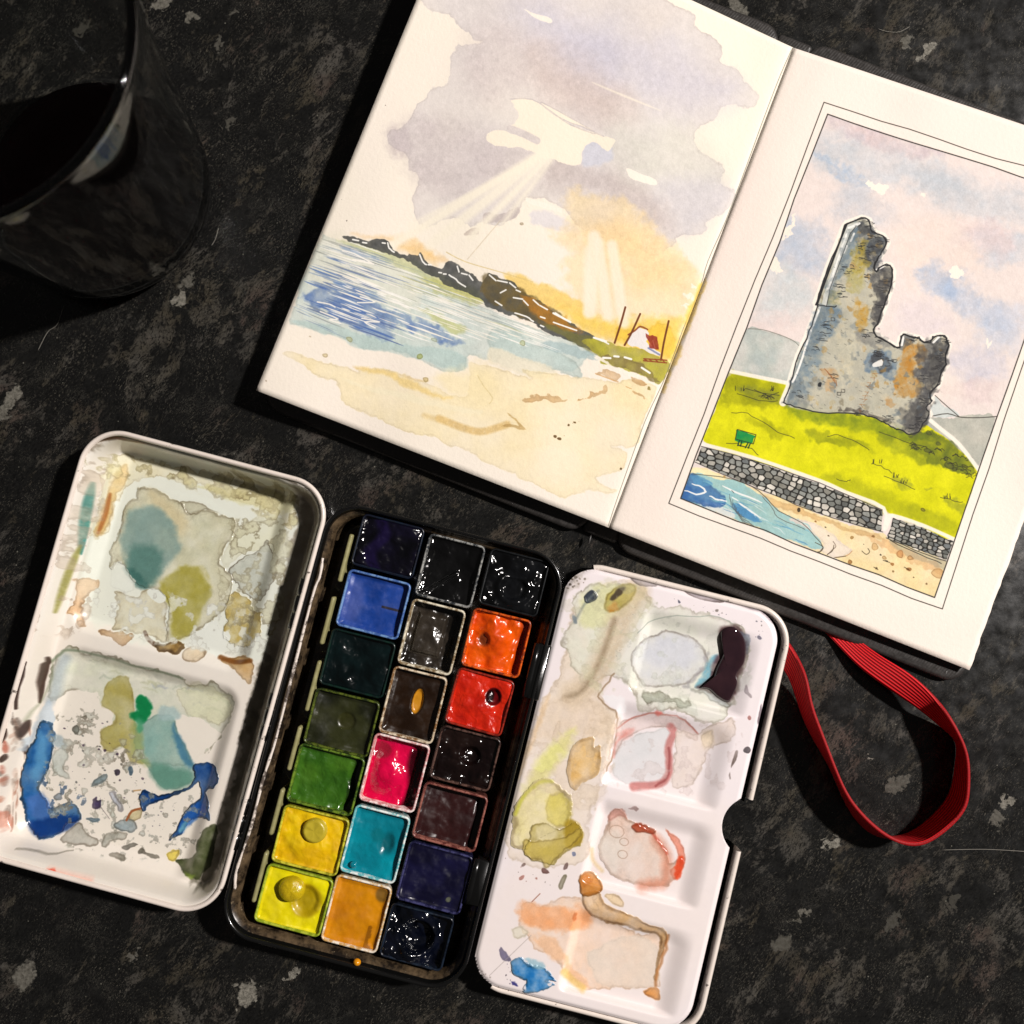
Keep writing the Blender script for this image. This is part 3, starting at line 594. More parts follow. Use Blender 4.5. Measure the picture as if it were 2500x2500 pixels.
# sand and water below
Rg.wash(RD((205, 1372), (400, 1440), (600, 1520), (800, 1600), (1000, 1670), (1190, 1725), (1530, 1880)) + [(2281, 1455), (2200, 1428), (1661, 1217)], (243, 218, 158), .95, soft=.3, var=.25, vs=5, col2=(248, 228, 172))
Rg.wash(RD((200, 1372), (400, 1440), (560, 1520), (400, 1480), (190, 1412)), (250, 238, 190), .9, soft=.4)
Rg.wash(RD((480, 1490), (700, 1570), (900, 1650), (1190, 1740), (1180, 1760), (950, 1690), (700, 1610), (560, 1560)), (222, 180, 120), .7, soft=.5, warp=.6, edge=.08, var=.3)
Rg.wash(RD((1100, 1745), (1200, 1770), (1350, 1830), (1520, 1910), (1500, 1932), (1300, 1850), (1180, 1800)), (224, 172, 118), .7, soft=.4, warp=.9, var=.4)
Rg.wash(RD((1230, 1740), (1350, 1800), (1530, 1865), (1515, 1915), (1380, 1860), (1250, 1790)), (150, 150, 134), .6, soft=.6, warp=.6, var=.4)
Rg.wash(RD((190, 1410), (300, 1425), (420, 1450), (560, 1530), (640, 1600), (760, 1660), (880, 1780), (860, 1815), (700, 1760), (540, 1690), (400, 1640), (130, 1548)), (166, 206, 206), .95, soft=.3, var=.25, vs=4, col2=(130, 190, 205))
Rg.wash(RD((700, 1640), (870, 1690), (980, 1770), (1040, 1820), (940, 1850), (860, 1815), (880, 1780), (790, 1700)), (240, 228, 220), .95, soft=.3, edge=.06, warp=.4)
Rg.wash(RD((200, 1550), (400, 1600), (420, 1650), (300, 1610)), (236, 232, 226), .8, soft=.6)
Rg.wash(RD((140, 1540), (160, 1440), (190, 1412), (260, 1450), (340, 1510), (372, 1545), (360, 1580), (290, 1590), (200, 1570)), (52, 100, 168), .92, soft=.4, warp=.5, var=.25, vs=3, edge=.1)
Rg.wash(RD((180, 1415), (260, 1430), (300, 1470), (220, 1470)), (90, 150, 190), .8, soft=.5)
Rg.wash(RD((400, 1560), (470, 1580), (560, 1660), (500, 1650), (430, 1620)), (70, 134, 188), .8, soft=.4, warp=.4)
for P in [((150, 1495), (210, 1515), (260, 1505), (240, 1480), (190, 1465)), ((280, 1528), (330, 1545), (370, 1550)), ((400, 1535), (480, 1590), (550, 1640)), ((350, 1470), (450, 1520), (560, 1560))]:
    Rg.stroke(RD(*P), .5, (250, 250, 246), .95, wob=.2, taper=.5)
for k in range(26):
    x = random.uniform(200, 760); y = 1440 + (x - 190) * .42 + random.uniform(-20, 90); Rg.stroke(RD((x, y), (x + 40, y + 16), (x + random.uniform(60, 120), y + random.uniform(26, 60))), random.uniform(.15, .4), random.choice([(232, 240, 238), (110, 170, 196), (80, 140, 186), (140, 196, 200)]), .65, taper=.8, wob=.1)
Rg.stroke(RD((195, 1408), (400, 1440), (540, 1500), (640, 1600), (770, 1670), (860, 1770), (875, 1800), (850, 1830)), .22, (80, 76, 70), .85, wob=.15)
Rg.stroke(RD((560, 1530), (610, 1590), (640, 1640), (780, 1700)), .18, (90, 86, 80), .8, wob=.15)
for i in range(9): Rg.stroke(RD((385 + i * 8, 1520 + i * 14), (400 + i * 7, 1580 + i * 10), (440 + i * 12, 1620 + i * 10)), .14, (90, 92, 92), .7, wob=.2)
Rg.stroke(RD((930, 1765), (945, 1790), (925, 1810), (900, 1835)), .2, (110, 90, 80), .8); Rg.stroke(RD((935, 1850), (1000, 1840), (1030, 1815)), .2, (190, 130, 90), .8)
# grass
Rg.wash(RD((397, 882), (600, 925), (700, 945), (680, 1040), (800, 1080), (1060, 1095), (1200, 1130), (1370, 1180), (1410, 1150), (1480, 1195), (1580, 1272), (1684, 1392), (1632, 1590), (1562, 1752), (1400, 1690), (1250, 1632), (1190, 1592), (1000, 1512), (860, 1452), (500, 1332), (248, 1240), (310, 1080)),
        (206, 206, 6), .98, soft=.25, warp=.2, var=.0, vs=5, col2=(236, 232, 24))
for P, c, a, so in [
    (RD((397, 885), (690, 945), (680, 1040), (560, 1060), (350, 1040)), (150, 152, 20), .85, 2), (RD((440, 960), (660, 980), (640, 1040), (480, 1020)), (132, 136, 52), .75, 1.6),
    (RD((700, 1050), (1060, 1095), (1370, 1190), (1480, 1230), (1300, 1240), (1000, 1180), (760, 1120)), (116, 134, 34), .85, 1.8), (RD((780, 1180), (960, 1210), (1150, 1290), (960, 1260), (800, 1220)), (132, 140, 26), .75, 1.2),
    (RD((1370, 1180), (1480, 1200), (1580, 1275), (1684, 1392), (1660, 1410), (1500, 1380), (1340, 1270)), (92, 104, 42), .9, .9), (RD((1180, 1200), (1400, 1250), (1500, 1360), (1380, 1350), (1200, 1270)), (130, 140, 32), .75, 1.6),
    (RD((900, 1400), (1250, 1520), (1560, 1660), (1560, 1750), (1240, 1620), (900, 1460)), (158, 162, 24), .65, 2), (RD((1240, 1410), (1340, 1450), (1350, 1500), (1260, 1480)), (150, 154, 50), .7, 1), (RD((1500, 1530), (1620, 1560), (1610, 1600), (1520, 1570)), (140, 146, 50), .7, 1),
    (RD((450, 1100), (560, 1130), (700, 1220), (600, 1200)), (160, 162, 20), .7, 1.2), (RD((1410, 1480), (1450, 1485), (1430, 1505)), (150, 152, 50), .7, .4)]:
    Rg.wash(P, c, a, soft=so, warp=1.0, ws=2.5, var=.4, vs=2)
for x, y in [(1355, 1270), (1430, 1290), (1520, 1330), (1570, 1385), (1620, 1370), (1480, 1250), (1430, 1195), (1540, 1370)]:
    Rg.dots(RD((x, y)), 1.1, (86, 92, 56), .6)
pen = (44, 42, 40)
for P in [((400, 1090), (480, 1095), (560, 1140), (640, 1190), (730, 1225)), ((900, 1215), (960, 1208), (1060, 1250), (1120, 1290)), ((1130, 1355), (1180, 1370), (1240, 1405)), ((950, 1440), (1000, 1450), (1020, 1440)), ((1200, 1420), (1290, 1460), (1360, 1490)), ((1490, 1530), (1560, 1550), (1610, 1560)), ((1050, 1560), (1150, 1600)), ((1250, 1630), (1360, 1670)), ((1170, 1190), (1300, 1240), (1420, 1270)),
          ((470, 965), (560, 985), (650, 1000)), ((430, 990), (540, 1025), (640, 1030)), ((540, 1000), (600, 1000), (640, 985)), ((520, 970), (620, 1015)), ((400, 1500), (410, 1510))]:
    Rg.stroke(RD(*P), .17, pen, .75, wob=.2)
for cx, cy in [(1160, 1355), (1260, 1430), (1300, 1460), (1530, 1540), (440, 975), (620, 975)]:
    for k in range(6):
        x = cx + random.uniform(-25, 25); Rg.stroke(RD((x, cy), (x + random.uniform(-5, 8), cy - random.uniform(8, 26))), .16, pen, .8)
for cx, cy in [(1370, 1265), (1450, 1290), (1530, 1345), (1600, 1380), (1640, 1420), (1590, 1330), (560, 1005)]:
    for k in range(5):
        x = cx + random.uniform(-40, 40); y = cy + random.uniform(-16, 16); Rg.stroke(RD((x, y), (x + 18, y - 6), (x + 34, y + 8)), .16, pen, .8, wob=.2)
# green signboard
Rg.wash(RD((428, 1178), (526, 1206), (512, 1254), (418, 1228)), (16, 140, 78), .98, soft=.15, smooth=0, var=.2, vs=2)
Rg.stroke(RD((428, 1178), (526, 1206), (512, 1254), (418, 1228), (428, 1178)), .22, pen, .9, k=1)
for P in [((440, 1235), (430, 1262)), ((452, 1238), (445, 1265)), ((485, 1248), (470, 1274)), ((497, 1250), (485, 1276))]: Rg.stroke(RD(*P), .35, (20, 70, 50), .95)
Rg.stroke(RD((370, 1252), (420, 1250), (450, 1262), (500, 1280), (542, 1312)), .18, pen, .8, wob=.2); Rg.stroke(RD((430, 1262), (470, 1270)), .2, pen, .8)
# dry-stone wall, every stone outlined
def stones(top, bot, cw, ch, seed):
    P = Rg.loc(np.array(top + bot[::-1])); x0, x1, y0, y1 = Rg.box(P, .5)
    q = Rg.sd(top + bot[::-1], .6, .15, 2., smooth=0); D, ys, xs = q
    rs = np.random.RandomState(seed); X0, Y0 = P.min(0) - 2; X1, Y1 = P.max(0) + 2; S = []
    y = Y0; r = 0
    while y < Y1:
        x = X0 + (r % 2) * cw / 2
        while x < X1: S.append((x + rs.uniform(-.3, .3) * cw, y + rs.uniform(-.26, .26) * ch)); x += cw * rs.uniform(.75, 1.3)
        y += ch; r += 1
    S = np.array(S); YY, XX = np.mgrid[ys, xs]; XX = XX / Rg.res; YY = YY / Rg.res
    f1 = np.full(XX.shape, 1e9); f2 = f1.copy(); idd = np.zeros(XX.shape, int)
    for k, (sx, sy) in enumerate(S):
        d = np.hypot((XX - sx) * .92, (YY - sy) * cw / ch * .95)
        nf = d < f1; f2 = np.where(nf, f1, np.minimum(f2, d)); idd = np.where(nf, k, idd); f1 = np.where(nf, d, f1)
    cols = np.array([[(104, 106, 102), (128, 130, 124), (150, 152, 146), (206, 200, 188), (116, 120, 120), (140, 138, 128), (178, 174, 164), (226, 220, 208)][rs.randint(8)] for _ in S], float) / 255
    c = cols[idd] * (1 - .12 * (vnoise(XX / .6, YY / .6, 9) - .5))[..., None]
    e = np.clip(((f2 - f1) * np.clip(1.5 - .35 * f1, .6, 1.3) - .34) / .18, 0, 1)[..., None]
    c = np.array((46, 45, 42)) / 255 * (1 - e) + c * e
    m = np.clip(.5 - D / .15, 0, 1)[..., None]; Rg.rgb[ys, xs] = Rg.rgb[ys, xs] * (1 - m) + c * m
Rg.stroke(RD((235, 1252), (500, 1322), (860, 1446), (1000, 1508), (1195, 1590), (1200, 1700), (1225, 1650), (1240, 1628), (1400, 1680), (1562, 1752)), 1.0, (253, 244, 230), .95, soft=.3)
stones(RD((240, 1268), (370, 1300), (500, 1338), (680, 1400), (860, 1462), (1000, 1522), (1192, 1604)), RD((205, 1352), (400, 1430), (600, 1512), (800, 1595), (1000, 1662), (1100, 1690), (1182, 1716)), 1.95, 1.35, 3)
stones(RD((1245, 1642), (1400, 1692), (1558, 1764)), RD((1212, 1748), (1350, 1802), (1525, 1862)), 1.7, 1.0, 5)
for P in [((205, 1350), (400, 1432), (600, 1514), (800, 1596), (1000, 1664), (1190, 1718)), ((1210, 1748), (1350, 1805), (1520, 1868)), ((1230, 1760), (1380, 1830), (1500, 1880)), ((240, 1268), (500, 1336), (860, 1460), (1190, 1602))]:
    Rg.stroke(RD(*P), .22, pen, .85, wob=.15)
for x, y, r, c in [(838, 1660, .6, (200, 140, 80)), (750, 1600, .5, (60, 50, 40)), (890, 1690, .35, pen), (1140, 1738, .6, (200, 150, 90)), (1240, 1885, .5, (190, 130, 70)), (1050, 1925, .8, (180, 120, 60)), (1210, 1868, .4, pen), (1330, 1910, .8, (200, 140, 80)), (1180, 1835, .4, pen), (1090, 1780, .3, pen), (360, 1425, .6, (236, 200, 130)), (1400, 1600, .6, (150, 150, 50)), (905, 1735, .3, (100, 80, 60))]:
    Rg.dots(RD((x, y)), r, c, .85)
for x, y, r, c in [(915, 30, .8, (190, 140, 70)), (905, 175, .9, (170, 110, 50)), (1245, 217, .8, (180, 120, 60)), (1060, 212, .4, (90, 70, 40)), (1110, 150, .7, (220, 180, 120)), (1280, 265, .4, (90, 70, 50)), (1355, 303, .4, (140, 100, 60)), (1160, 230, .4, (150, 110, 60)), (1415, 240, 1.6, (226, 180, 120)), (1050, 80, 1.8, (224, 180, 120)), (1200, 130, 1.3, (214, 150, 90)), (1260, 150, 1.4, (222, 170, 110))]:
    Rg.dots(RM((x, y)), r, c, .7)
for P in [((975, 110), (1000, 130), (1020, 115), (1010, 95)), ((1100, 165), (1140, 178)), ((1045, 205), (1070, 220)), ((1225, 205), (1255, 222)), ((700, 60), (745, 85), (735, 110), (715, 115)), ((770, 130), (800, 110), (810, 75)), ((810, 150), (880, 140))]:
    Rg.stroke(RM(*P), .2, (70, 58, 40), .85)
# castle
cast = RD((668, 1037), (700, 960), (716, 900), (752, 790), (792, 700), (830, 600), (850, 532), (842, 515), (870, 440), (902, 340), (942, 240), (985, 130), (1003, 100), (1080, 72), (1116, 84), (1130, 128), (1150, 150), (1190, 165), (1212, 198), (1190, 240), (1172, 270), (1152, 310), (1152, 352), (1190, 320), (1225, 320), (1242, 352), (1235, 420), (1212, 490), (1186, 560), (1162, 620), (1143, 666), (1180, 700), (1250, 742), (1280, 746), (1284, 700), (1302, 680), (1345, 692), (1380, 700), (1400, 716), (1440, 720), (1452, 695), (1490, 685), (1520, 700), (1535, 740), (1518, 790), (1525, 840), (1500, 870), (1482, 940), (1440, 990), (1446, 1030), (1420, 1060), (1436, 1100), (1402, 1150), (1382, 1190), (1332, 1202), (1280, 1180), (1230, 1162), (1200, 1140), (1130, 1112), (1060, 1096), (900, 1092), (800, 1080), (730, 1060))
Rg.stroke(cast[:30] , 2.1, (254, 246, 232), .95, soft=.3, k=1); Rg.stroke(cast[30:52], 1.8, (254, 246, 232), .9, soft=.3, k=1)
Rg.stroke(RD((1440, 1130), (1500, 1180), (1590, 1255), (1690, 1385)), 1.1, (254, 246, 232), .95, soft=.3)
Rg.stroke(RD((395, 874), (600, 916), (705, 938)), 1.1, (254, 246, 232), .95, soft=.3)
Rg.wash(cast, (200, 194, 172), .98, soft=.2, warp=.25, ws=1.2, var=.1, vs=3, col2=(172, 172, 156), smooth=0)
for P, c, a, so in [
    (RD((1080, 80), (1130, 130), (1205, 200), (1180, 270), (1150, 350), (1100, 330), (1060, 200), (1000, 200), (1050, 110)), (74, 82, 92), .85, 1.), (RD((1060, 80), (1115, 90), (1130, 150), (1080, 150)), (62, 62, 62), .7, 1.),
    (RD((1150, 350), (1235, 330), (1235, 430), (1190, 560), (1145, 660), (1130, 600), (1160, 480), (1110, 380)), (66, 66, 70), .85, 1.), (RD((1130, 200), (1200, 190), (1150, 330), (1120, 290)), (80, 80, 80), .7, .9),
    (RD((1010, 130), (1060, 90), (1050, 260), (960, 400), (900, 520), (860, 520), (940, 340)), (112, 132, 146), .8, 1.4), (RD((860, 540), (950, 530), (960, 640), (880, 720), (800, 760), (790, 720)), (98, 122, 142), .85, 1.6),
    (RD((780, 760), (860, 740), (860, 860), (780, 1000), (700, 1040), (690, 1000)), (116, 136, 150), .8, 1.8), (RD((1040, 220), (1100, 200), (1110, 320), (1050, 380), (1030, 300)), (172, 148, 48), .8, 1.1),
    (RD((1000, 340), (1080, 340), (1080, 440), (1000, 460)), (178, 166, 90), .7, 1.2), (RD((1040, 480), (1110, 520), (1110, 620), (1060, 660), (1040, 600)), (192, 142, 48), .8, 1.1), (RD((900, 440), (980, 460), (960, 520), (890, 520)), (150, 146, 96), .7, 1),
    (RD((1300, 740), (1400, 720), (1420, 800), (1350, 880), (1280, 980), (1240, 1000), (1280, 850)), (190, 126, 40), .85, 1.2), (RD((1280, 900), (1370, 900), (1380, 1000), (1260, 1010)), (186, 130, 52), .75, 1.2),
    (RD((1400, 720), (1530, 700), (1520, 850), (1440, 990), (1440, 1080), (1380, 1190), (1290, 1180), (1340, 1050), (1380, 920), (1360, 850)), (72, 72, 76), .88, 1.1), (RD((1440, 780), (1520, 780), (1480, 940), (1430, 980)), (70, 70, 70), .6, 1.),
    (RD((1290, 690), (1350, 700), (1330, 760), (1280, 760)), (78, 82, 88), .8, .8), (RD((1290, 1060), (1420, 1060), (1380, 1190), (1300, 1180)), (84, 82, 80), .7, 1.2),
    (RD((1090, 790), (1180, 760), (1270, 830), (1260, 900), (1160, 900), (1100, 850)), (98, 122, 146), .85, 1.1), (RD((1120, 800), (1200, 780), (1240, 840), (1210, 885), (1150, 870)), (66, 68, 72), .85, .7),
    (RD((960, 1075), (1050, 1080), (1200, 1110), (1250, 1160), (1130, 1115), (1000, 1095)), (70, 64, 60), .8, .6), (RD((880, 860), (950, 860), (940, 970), (900, 980), (890, 900)), (196, 150, 96), .7, .9),
    (RD((840, 920), (880, 920), (880, 960), (840, 960)), (120, 124, 120), .7, .8), (RD((1060, 670), (1140, 670), (1250, 740), (1120, 740), (1060, 710)), (112, 112, 112), .6, 1), (RD((1220, 1010), (1250, 1020), (1240, 1060), (1215, 1050)), (190, 140, 80), .7, .6)]:
    Rg.wash(P, c, a, soft=so, warp=.9, ws=2, var=.5, vs=1.1)
CP = Rg.loc(cast); lo_, hi_ = CP.min(0), CP.max(0); kk = 0
while kk < 420:
    q = lo_ + (hi_ - lo_) * np.array([random.random(), random.random()]); kk += 1
    if sdpoly(np.array([[q[0]]]), np.array([[q[1]]]), CP)[0, 0] > -.5: continue
    r = random.uniform(.35, 1.3); n_ = 7; th = np.arange(n_) * 2 * math.pi / n_
    Rg.wash(np.stack([q[0] + r * np.cos(th) * np.random.rand(n_) * 1.3, q[1] + r * np.sin(th) * (np.random.rand(n_) * .8 + .4)], 1), random.choice([(120, 138, 150), (222, 212, 184), (228, 218, 190), (150, 140, 116), (190, 146, 72), (98, 112, 124), (206, 186, 132), (222, 214, 190)]), random.uniform(.25, .6), soft=.35, edge=.1, warp=.5, ws=1, raw=True, smooth=2)
Rg.wash(RD((1000, 105), (1072, 92), (1050, 118), (1010, 150), (960, 300), (910, 440), (890, 530), (870, 520), (920, 350), (980, 160)), (222, 220, 210), .95, soft=.25, smooth=0, warp=.2)
for P in [((1015, 135), (1070, 95)), ((1012, 145), (950, 330), (900, 480), (893, 525)), ((1020, 190), (1040, 150)), ((985, 250), (1000, 215)), ((860, 540), (800, 700), (760, 830), (720, 930)), ((1155, 345), (1190, 325)), ((1290, 735), (1300, 695)), ((1385, 705), (1390, 700)), ((1455, 720), (1485, 692)), ((700, 970), (680, 1020))]:
    Rg.stroke(RD(*P), .55, (252, 250, 244), .95, wob=.12)
Rg.wash(RD((1145, 838), (1180, 815), (1198, 828), (1190, 848), (1176, 858), (1138, 856)), (232, 230, 224), .98, soft=.2, smooth=2)
Rg.stroke(cast + cast[:1], .34, (40, 40, 42), .95, wob=.22, k=3)
Rg.stroke(cast[6:20], .3, (40, 40, 42), .9, wob=.25, k=2); Rg.stroke(cast[20:50], .34, (36, 36, 38), .9, wob=.35, k=2)
Rg.wash(RD((1003, 108), (1070, 88), (1052, 118), (1022, 145), (962, 310), (915, 440), (897, 530), (868, 522), (905, 400), (950, 270), (985, 150)), (206, 208, 200), .9, soft=.2, smooth=0, warp=.1)
Rg.stroke(RD((1003, 104), (960, 210), (912, 340), (872, 450), (850, 520)), .5, (38, 38, 40), .95, k=1, wob=.1); Rg.stroke(RD((1070, 92), (1020, 150), (965, 305), (915, 440), (895, 535)), .22, (60, 60, 62), .9, k=1, wob=.1)
Rg.stroke(RD((1012, 122), (1068, 98)), .6, (252, 250, 244), .95); Rg.stroke(RD((1006, 140), (955, 290), (905, 440)), .5, (252, 250, 244), .95); Rg.stroke(RD((845, 520), (900, 535), (950, 532)), .3, (40, 40, 42), .9, wob=.15)
for x, y, n_ in [(1075, 210, 5), (1110, 230, 6), (1080, 270, 5), (1130, 180, 6), (1000, 320, 4), (1180, 200, 5), (950, 430, 6), (970, 470, 5), (1100, 370, 4), (870, 630, 5), (880, 660, 4), (830, 745, 4), (860, 700, 4), (1100, 675, 6), (1170, 700, 4), (1160, 790, 7), (1220, 830, 6), (1150, 770, 5), (730, 990, 6), (920, 890, 4), (1400, 900, 4), (1480, 800, 5), (1450, 860, 5), (1400, 1020, 5), (1380, 1120, 6), (1340, 1160, 6), (1500, 720, 5), (1320, 700, 4), (1110, 110, 5), (1190, 400, 5), (1160, 520, 4), (1170, 450, 4), (990, 350, 3), (1060, 1090, 5), (1200, 1120, 6)]:
    for k in range(n_):
        a = x + random.uniform(-22, 22); b = y + random.uniform(-20, 20); Rg.stroke(RD((a, b), (a + random.uniform(8, 16), b + random.uniform(-3, 5)), (a + random.uniform(16, 32), b + random.uniform(-2, 9))), .2, (44, 44, 46), .8)
for k in range(9):
    y = 880 + k * 24 + random.uniform(-6, 6); x = 1150 - k * 9 + random.uniform(-6, 6)
    Rg.stroke(RD((x - 16, y), (x + random.uniform(-2, 14), y + 3)), .16, (170, 110, 60), .6, wob=.1); Rg.stroke(RD((x + random.uniform(-12, 10), y), (x + random.uniform(-12, 8), y + 16)), .16, (140, 90, 50), .6)
for k in range(6): Rg.stroke(RD((885 + k * 12, 860 + k * 12), (905 + k * 9, 880 + k * 14)), .2, (150, 90, 50), .8)
Rg.wash(RD((848, 932), (868, 930), (866, 956), (846, 956)), (40, 42, 44), .95, soft=.15, smooth=0)
for cx, cy in [(983, 975), (962, 990), (930, 600)]: Rg.stroke(RD((cx - 10, cy - 8), (cx + 9, cy - 6), (cx + 8, cy + 9), (cx - 10, cy + 8), (cx - 10, cy - 8)), .18, (60, 56, 52), .8, k=1)
for P, c, a_ in [(RD((1165, 360), (1235, 340), (1190, 560), (1150, 650), (1130, 560)), (64, 62, 62), .6), (RD((1460, 720), (1525, 760), (1480, 940), (1440, 1060), (1400, 1180), (1330, 1190), (1400, 1000), (1430, 860)), (62, 60, 60), .62), (RD((1080, 85), (1130, 140), (1195, 195), (1160, 300), (1120, 280), (1110, 180)), (58, 60, 64), .6), (RD((860, 540), (900, 560), (830, 760), (770, 860), (790, 700)), (92, 108, 120), .55), (RD((1020, 130), (1050, 150), (980, 330), (930, 480), (910, 440)), (100, 112, 118), .5), (RD((700, 960), (760, 900), (800, 1060), (700, 1040)), (96, 106, 112), .5), (RD((960, 700), (1040, 720), (1020, 900), (960, 960)), (214, 206, 178), .5)]:
    Rg.wash(P, c, a_, soft=.8, warp=1.4, ws=1.5, var=.7, vs=.8)
for k in range(170):
    q = lo_ + (hi_ - lo_) * np.array([random.random(), random.random()])
    if sdpoly(np.array([[q[0]]]), np.array([[q[1]]]), CP)[0, 0] > -.4: continue
    Rg.stroke([(q[0], q[1]), (q[0] + random.uniform(.3, .9), q[1] + random.uniform(-.25, .25))], .13, (60, 60, 60), .5, raw=True)
D_, ys_, xs_ = Rg.sd(inner, 400, .15, 3., smooth=0); m_ = np.clip(D_ / .15 + .4, 0, 1)[..., None]; Rg.rgb[ys_, xs_] = Rg.rgb[ys_, xs_] * (1 - m_) + keep_rgb[ys_, xs_] * m_
# pen frame, two wavering lines
def wav(P, n, amp, seed):
    P = np.array(P, float); rs = np.random.RandomState(seed); out = []
    for i in range(len(P) - 1):
        d = P[i + 1] - P[i]; nn = np.array((-d[1], d[0])) / np.hypot(*d)
        for k in range(n):
            t = k / n; out.append(P[i] + d * t + (nn * rs.uniform(-amp, amp) if k else 0))
    out.append(P[-1]); return out
Rg.stroke(wav([(2011, 250), (2640, 452), (2300, 1487), (1632, 1229), (2011, 250)], 9, 3.2, 3), .27, (58, 56, 50), .95, k=1)
Rg.stroke(wav([(2020, 279), (2624, 476), (2281, 1459), (1661, 1217), (2020, 279)], 9, 2.6, 8), .32, (50, 48, 44), .95, k=1)
Rg.stroke(RB((1765, 335), (1665, 580), (1560, 860), (1440, 1180), (1300, 1520), (1180, 1850)) + RF((1250, 760), (1180, 900), (1060, 1200), (870, 1720), (805, 1895)), .4, (176, 168, 150), .5, soft=.4)
Rg.wash(RF((1450, 230), (1380, 420), (1250, 760), (1190, 900), (1160, 990), (1145, 960), (1240, 700), (1400, 300)), (238, 196, 96), .6, soft=.9, warp=.6)

paperL = painted("watercolour_paper_left", L.image("left_painting"), rough=.9, grain=.75, gscale=.95, spec=.25)
paperR = painted("watercolour_paper_right", Rg.image("right_painting"), rough=.9, grain=.75, gscale=.95, spec=.25)
paper_edge = simple("paper_edge", lin((228, 220, 205)), .9, .06, .8)

book = empty("sketchbook", *at(1465, 800, 0)); bx, by = [float(v) for v in at(1465, 800, 0)]
tag(book, "open black sketchbook with a beach watercolour and a castle watercolour", "sketchbook")
def page(name, px, side, mat, label):
    nu, nv = 72, 96; u, v = np.meshgrid(np.linspace(0, 1, nu), np.linspace(0, 1, nv))
    p = px(u, v); z = p[..., 2].copy(); gut = (1 - u) if side < 0 else u
    z -= .35 * np.exp(-(gut / .012) ** 2)
    z += 1.1 * (fbm(u * 3.2 + side, v * 3.6, 31, 2) - .5) * 2 * (1 - np.exp(-(gut / .1) ** 2))
    PX, PY = p[..., 0], p[..., 1]
    if side > 0:                                               # deckle on the outer edge
        dk = (fbm(v * 60, v * 0 + 3, 5, 4) - .5) * 7 + (fbm(v * 9, v * 0 + 8, 6, 2) - .5) * 7
        PX = PX + dk * np.clip((u - .94) / .06, 0, 1)
    x, y = at(PX, PY, z); V = np.stack([x - bx, y - by, z], -1).reshape(-1, 3)
    a = (np.arange(nv - 1)[:, None] * nu + np.arange(nu - 1)[None]).ravel(); F = np.stack([a, a + 1, a + 1 + nu, a + nu], 1)
    o = mesh_obj(name, V, F, mat, book, uv=np.stack([u.ravel(), v.ravel()], 1))
    md = o.modifiers.new("thickness", 'SOLIDIFY'); md.thickness = .00045; md.offset = -1
    o["label"] = label
    # the leaves underneath
    per = [(i, 0) for i in range(nu)] + [(nu - 1, j) for j in range(1, nv)] + [(i, nv - 1) for i in range(nu - 2, -1, -1)] + [(0, j) for j in range(nv - 2, 0, -1)]
    G = V.reshape(nv, nu, 3); ring = np.array([G[j, i] for i, j in per]); c = ring.mean(0); loops = []; K = 16
    for k in range(K + 1):
        t = k / K; r = ring.copy(); r[:, 2] = (ring[:, 2] - .9) * (1 - t) + 3.0 * t
        ins = .35 + (.35 if k % 2 else 0) + .5 * abs(math.sin(k * 2.3)); dvec = r - c; dvec[:, 2] = 0; dl = np.linalg.norm(dvec, axis=1, keepdims=True)
        r[:, :2] -= (dvec / dl * ins)[:, :2]; loops.append([tuple(q) for q in r])
    Vb, Fb = loft(loops, True, False, True)
    return mesh_obj("page_block", Vb, Fb, paper_edge, book, smooth=False)
page("left_page", Lpx, -1, paperL, "left page with a pale beach, headland and white cottage painted in watercolour")
page("right_page", Rpx, 1, paperR, "right page with a ruined castle on a green hill inside a pen frame")

# cover: two boards and a spine in ribbed black leatherette
def leather():
    m = NT("black_leatherette"); v = m.coord(1000, rot=R(20.5)); w1 = m.n('ShaderNodeTexWave', bands_direction='X', i_Scale=.42, i_Distortion=1.2, i_Detail=3.0); m.l(v, w1.inputs['Vector'])
    n1 = m.noise(v, .9, 5); m.set(Base_Color=m.mix(n1, lin((34, 32, 31)), lin((62, 59, 57))), Roughness=m.ramp(n1, [(.3, G3(.32)), (.7, G3(.48))]), Specular_IOR_Level=.5)
    b = m.bump(w1.outputs['Fac'], .5, .00007); b = m.bump(m.noise(v, 2.2, 4), .5, .00008, b); m.set(Normal=b); return m.m
lea = leather()
cb = np.array([at(*p, 2.5) for p in [(1150, -235), (2815, 430), (2340, 1664), (632, 1000)]]); cc = cb.mean(0)
ex = (cb[1] + cb[2] - cb[0] - cb[3]) / 2; ey = (cb[0] + cb[1] - cb[3] - cb[2]) / 2
cw, chh = np.hypot(*ex) / 2, np.hypot(*ey) / 2; ca = math.atan2(ex[1], ex[0])
cov = empty("cover", cc[0] - bx, cc[1] - by, 0, ca, book)
def slab(hx, hy, r, z0, z1, cx=0, rnd=.8):
    prof = [(.6, z0), (0, z0 + .5), (0, z1 - rnd), (rnd * .3, z1 - rnd * .3), (rnd, z1)]
    loops = [[(x + cx, y, z) for x, y in rr(hx - d, hy - d, r - d, 8)] for d, z in prof]
    return loft(loops, True, True, True)
sx = float((np.array(at(1465, 1322, 2.5)) - cc) @ (ex / np.hypot(*ex)))
def board(x0, x1):
    V, F = slab((x1 - x0) / 2, chh, 5.5, 0.05, 3.0, (x0 + x1) / 2, 1.1); return mesh_obj("cover_board", V, F, lea, cov)
board(-cw, sx - 5); board(sx + 3.5, cw)
V, F = slab(5.2, chh - 1.2, 1.2, 0.05, 2.3, sx - .7, .9); mesh_obj("spine", V, F, lea, cov)
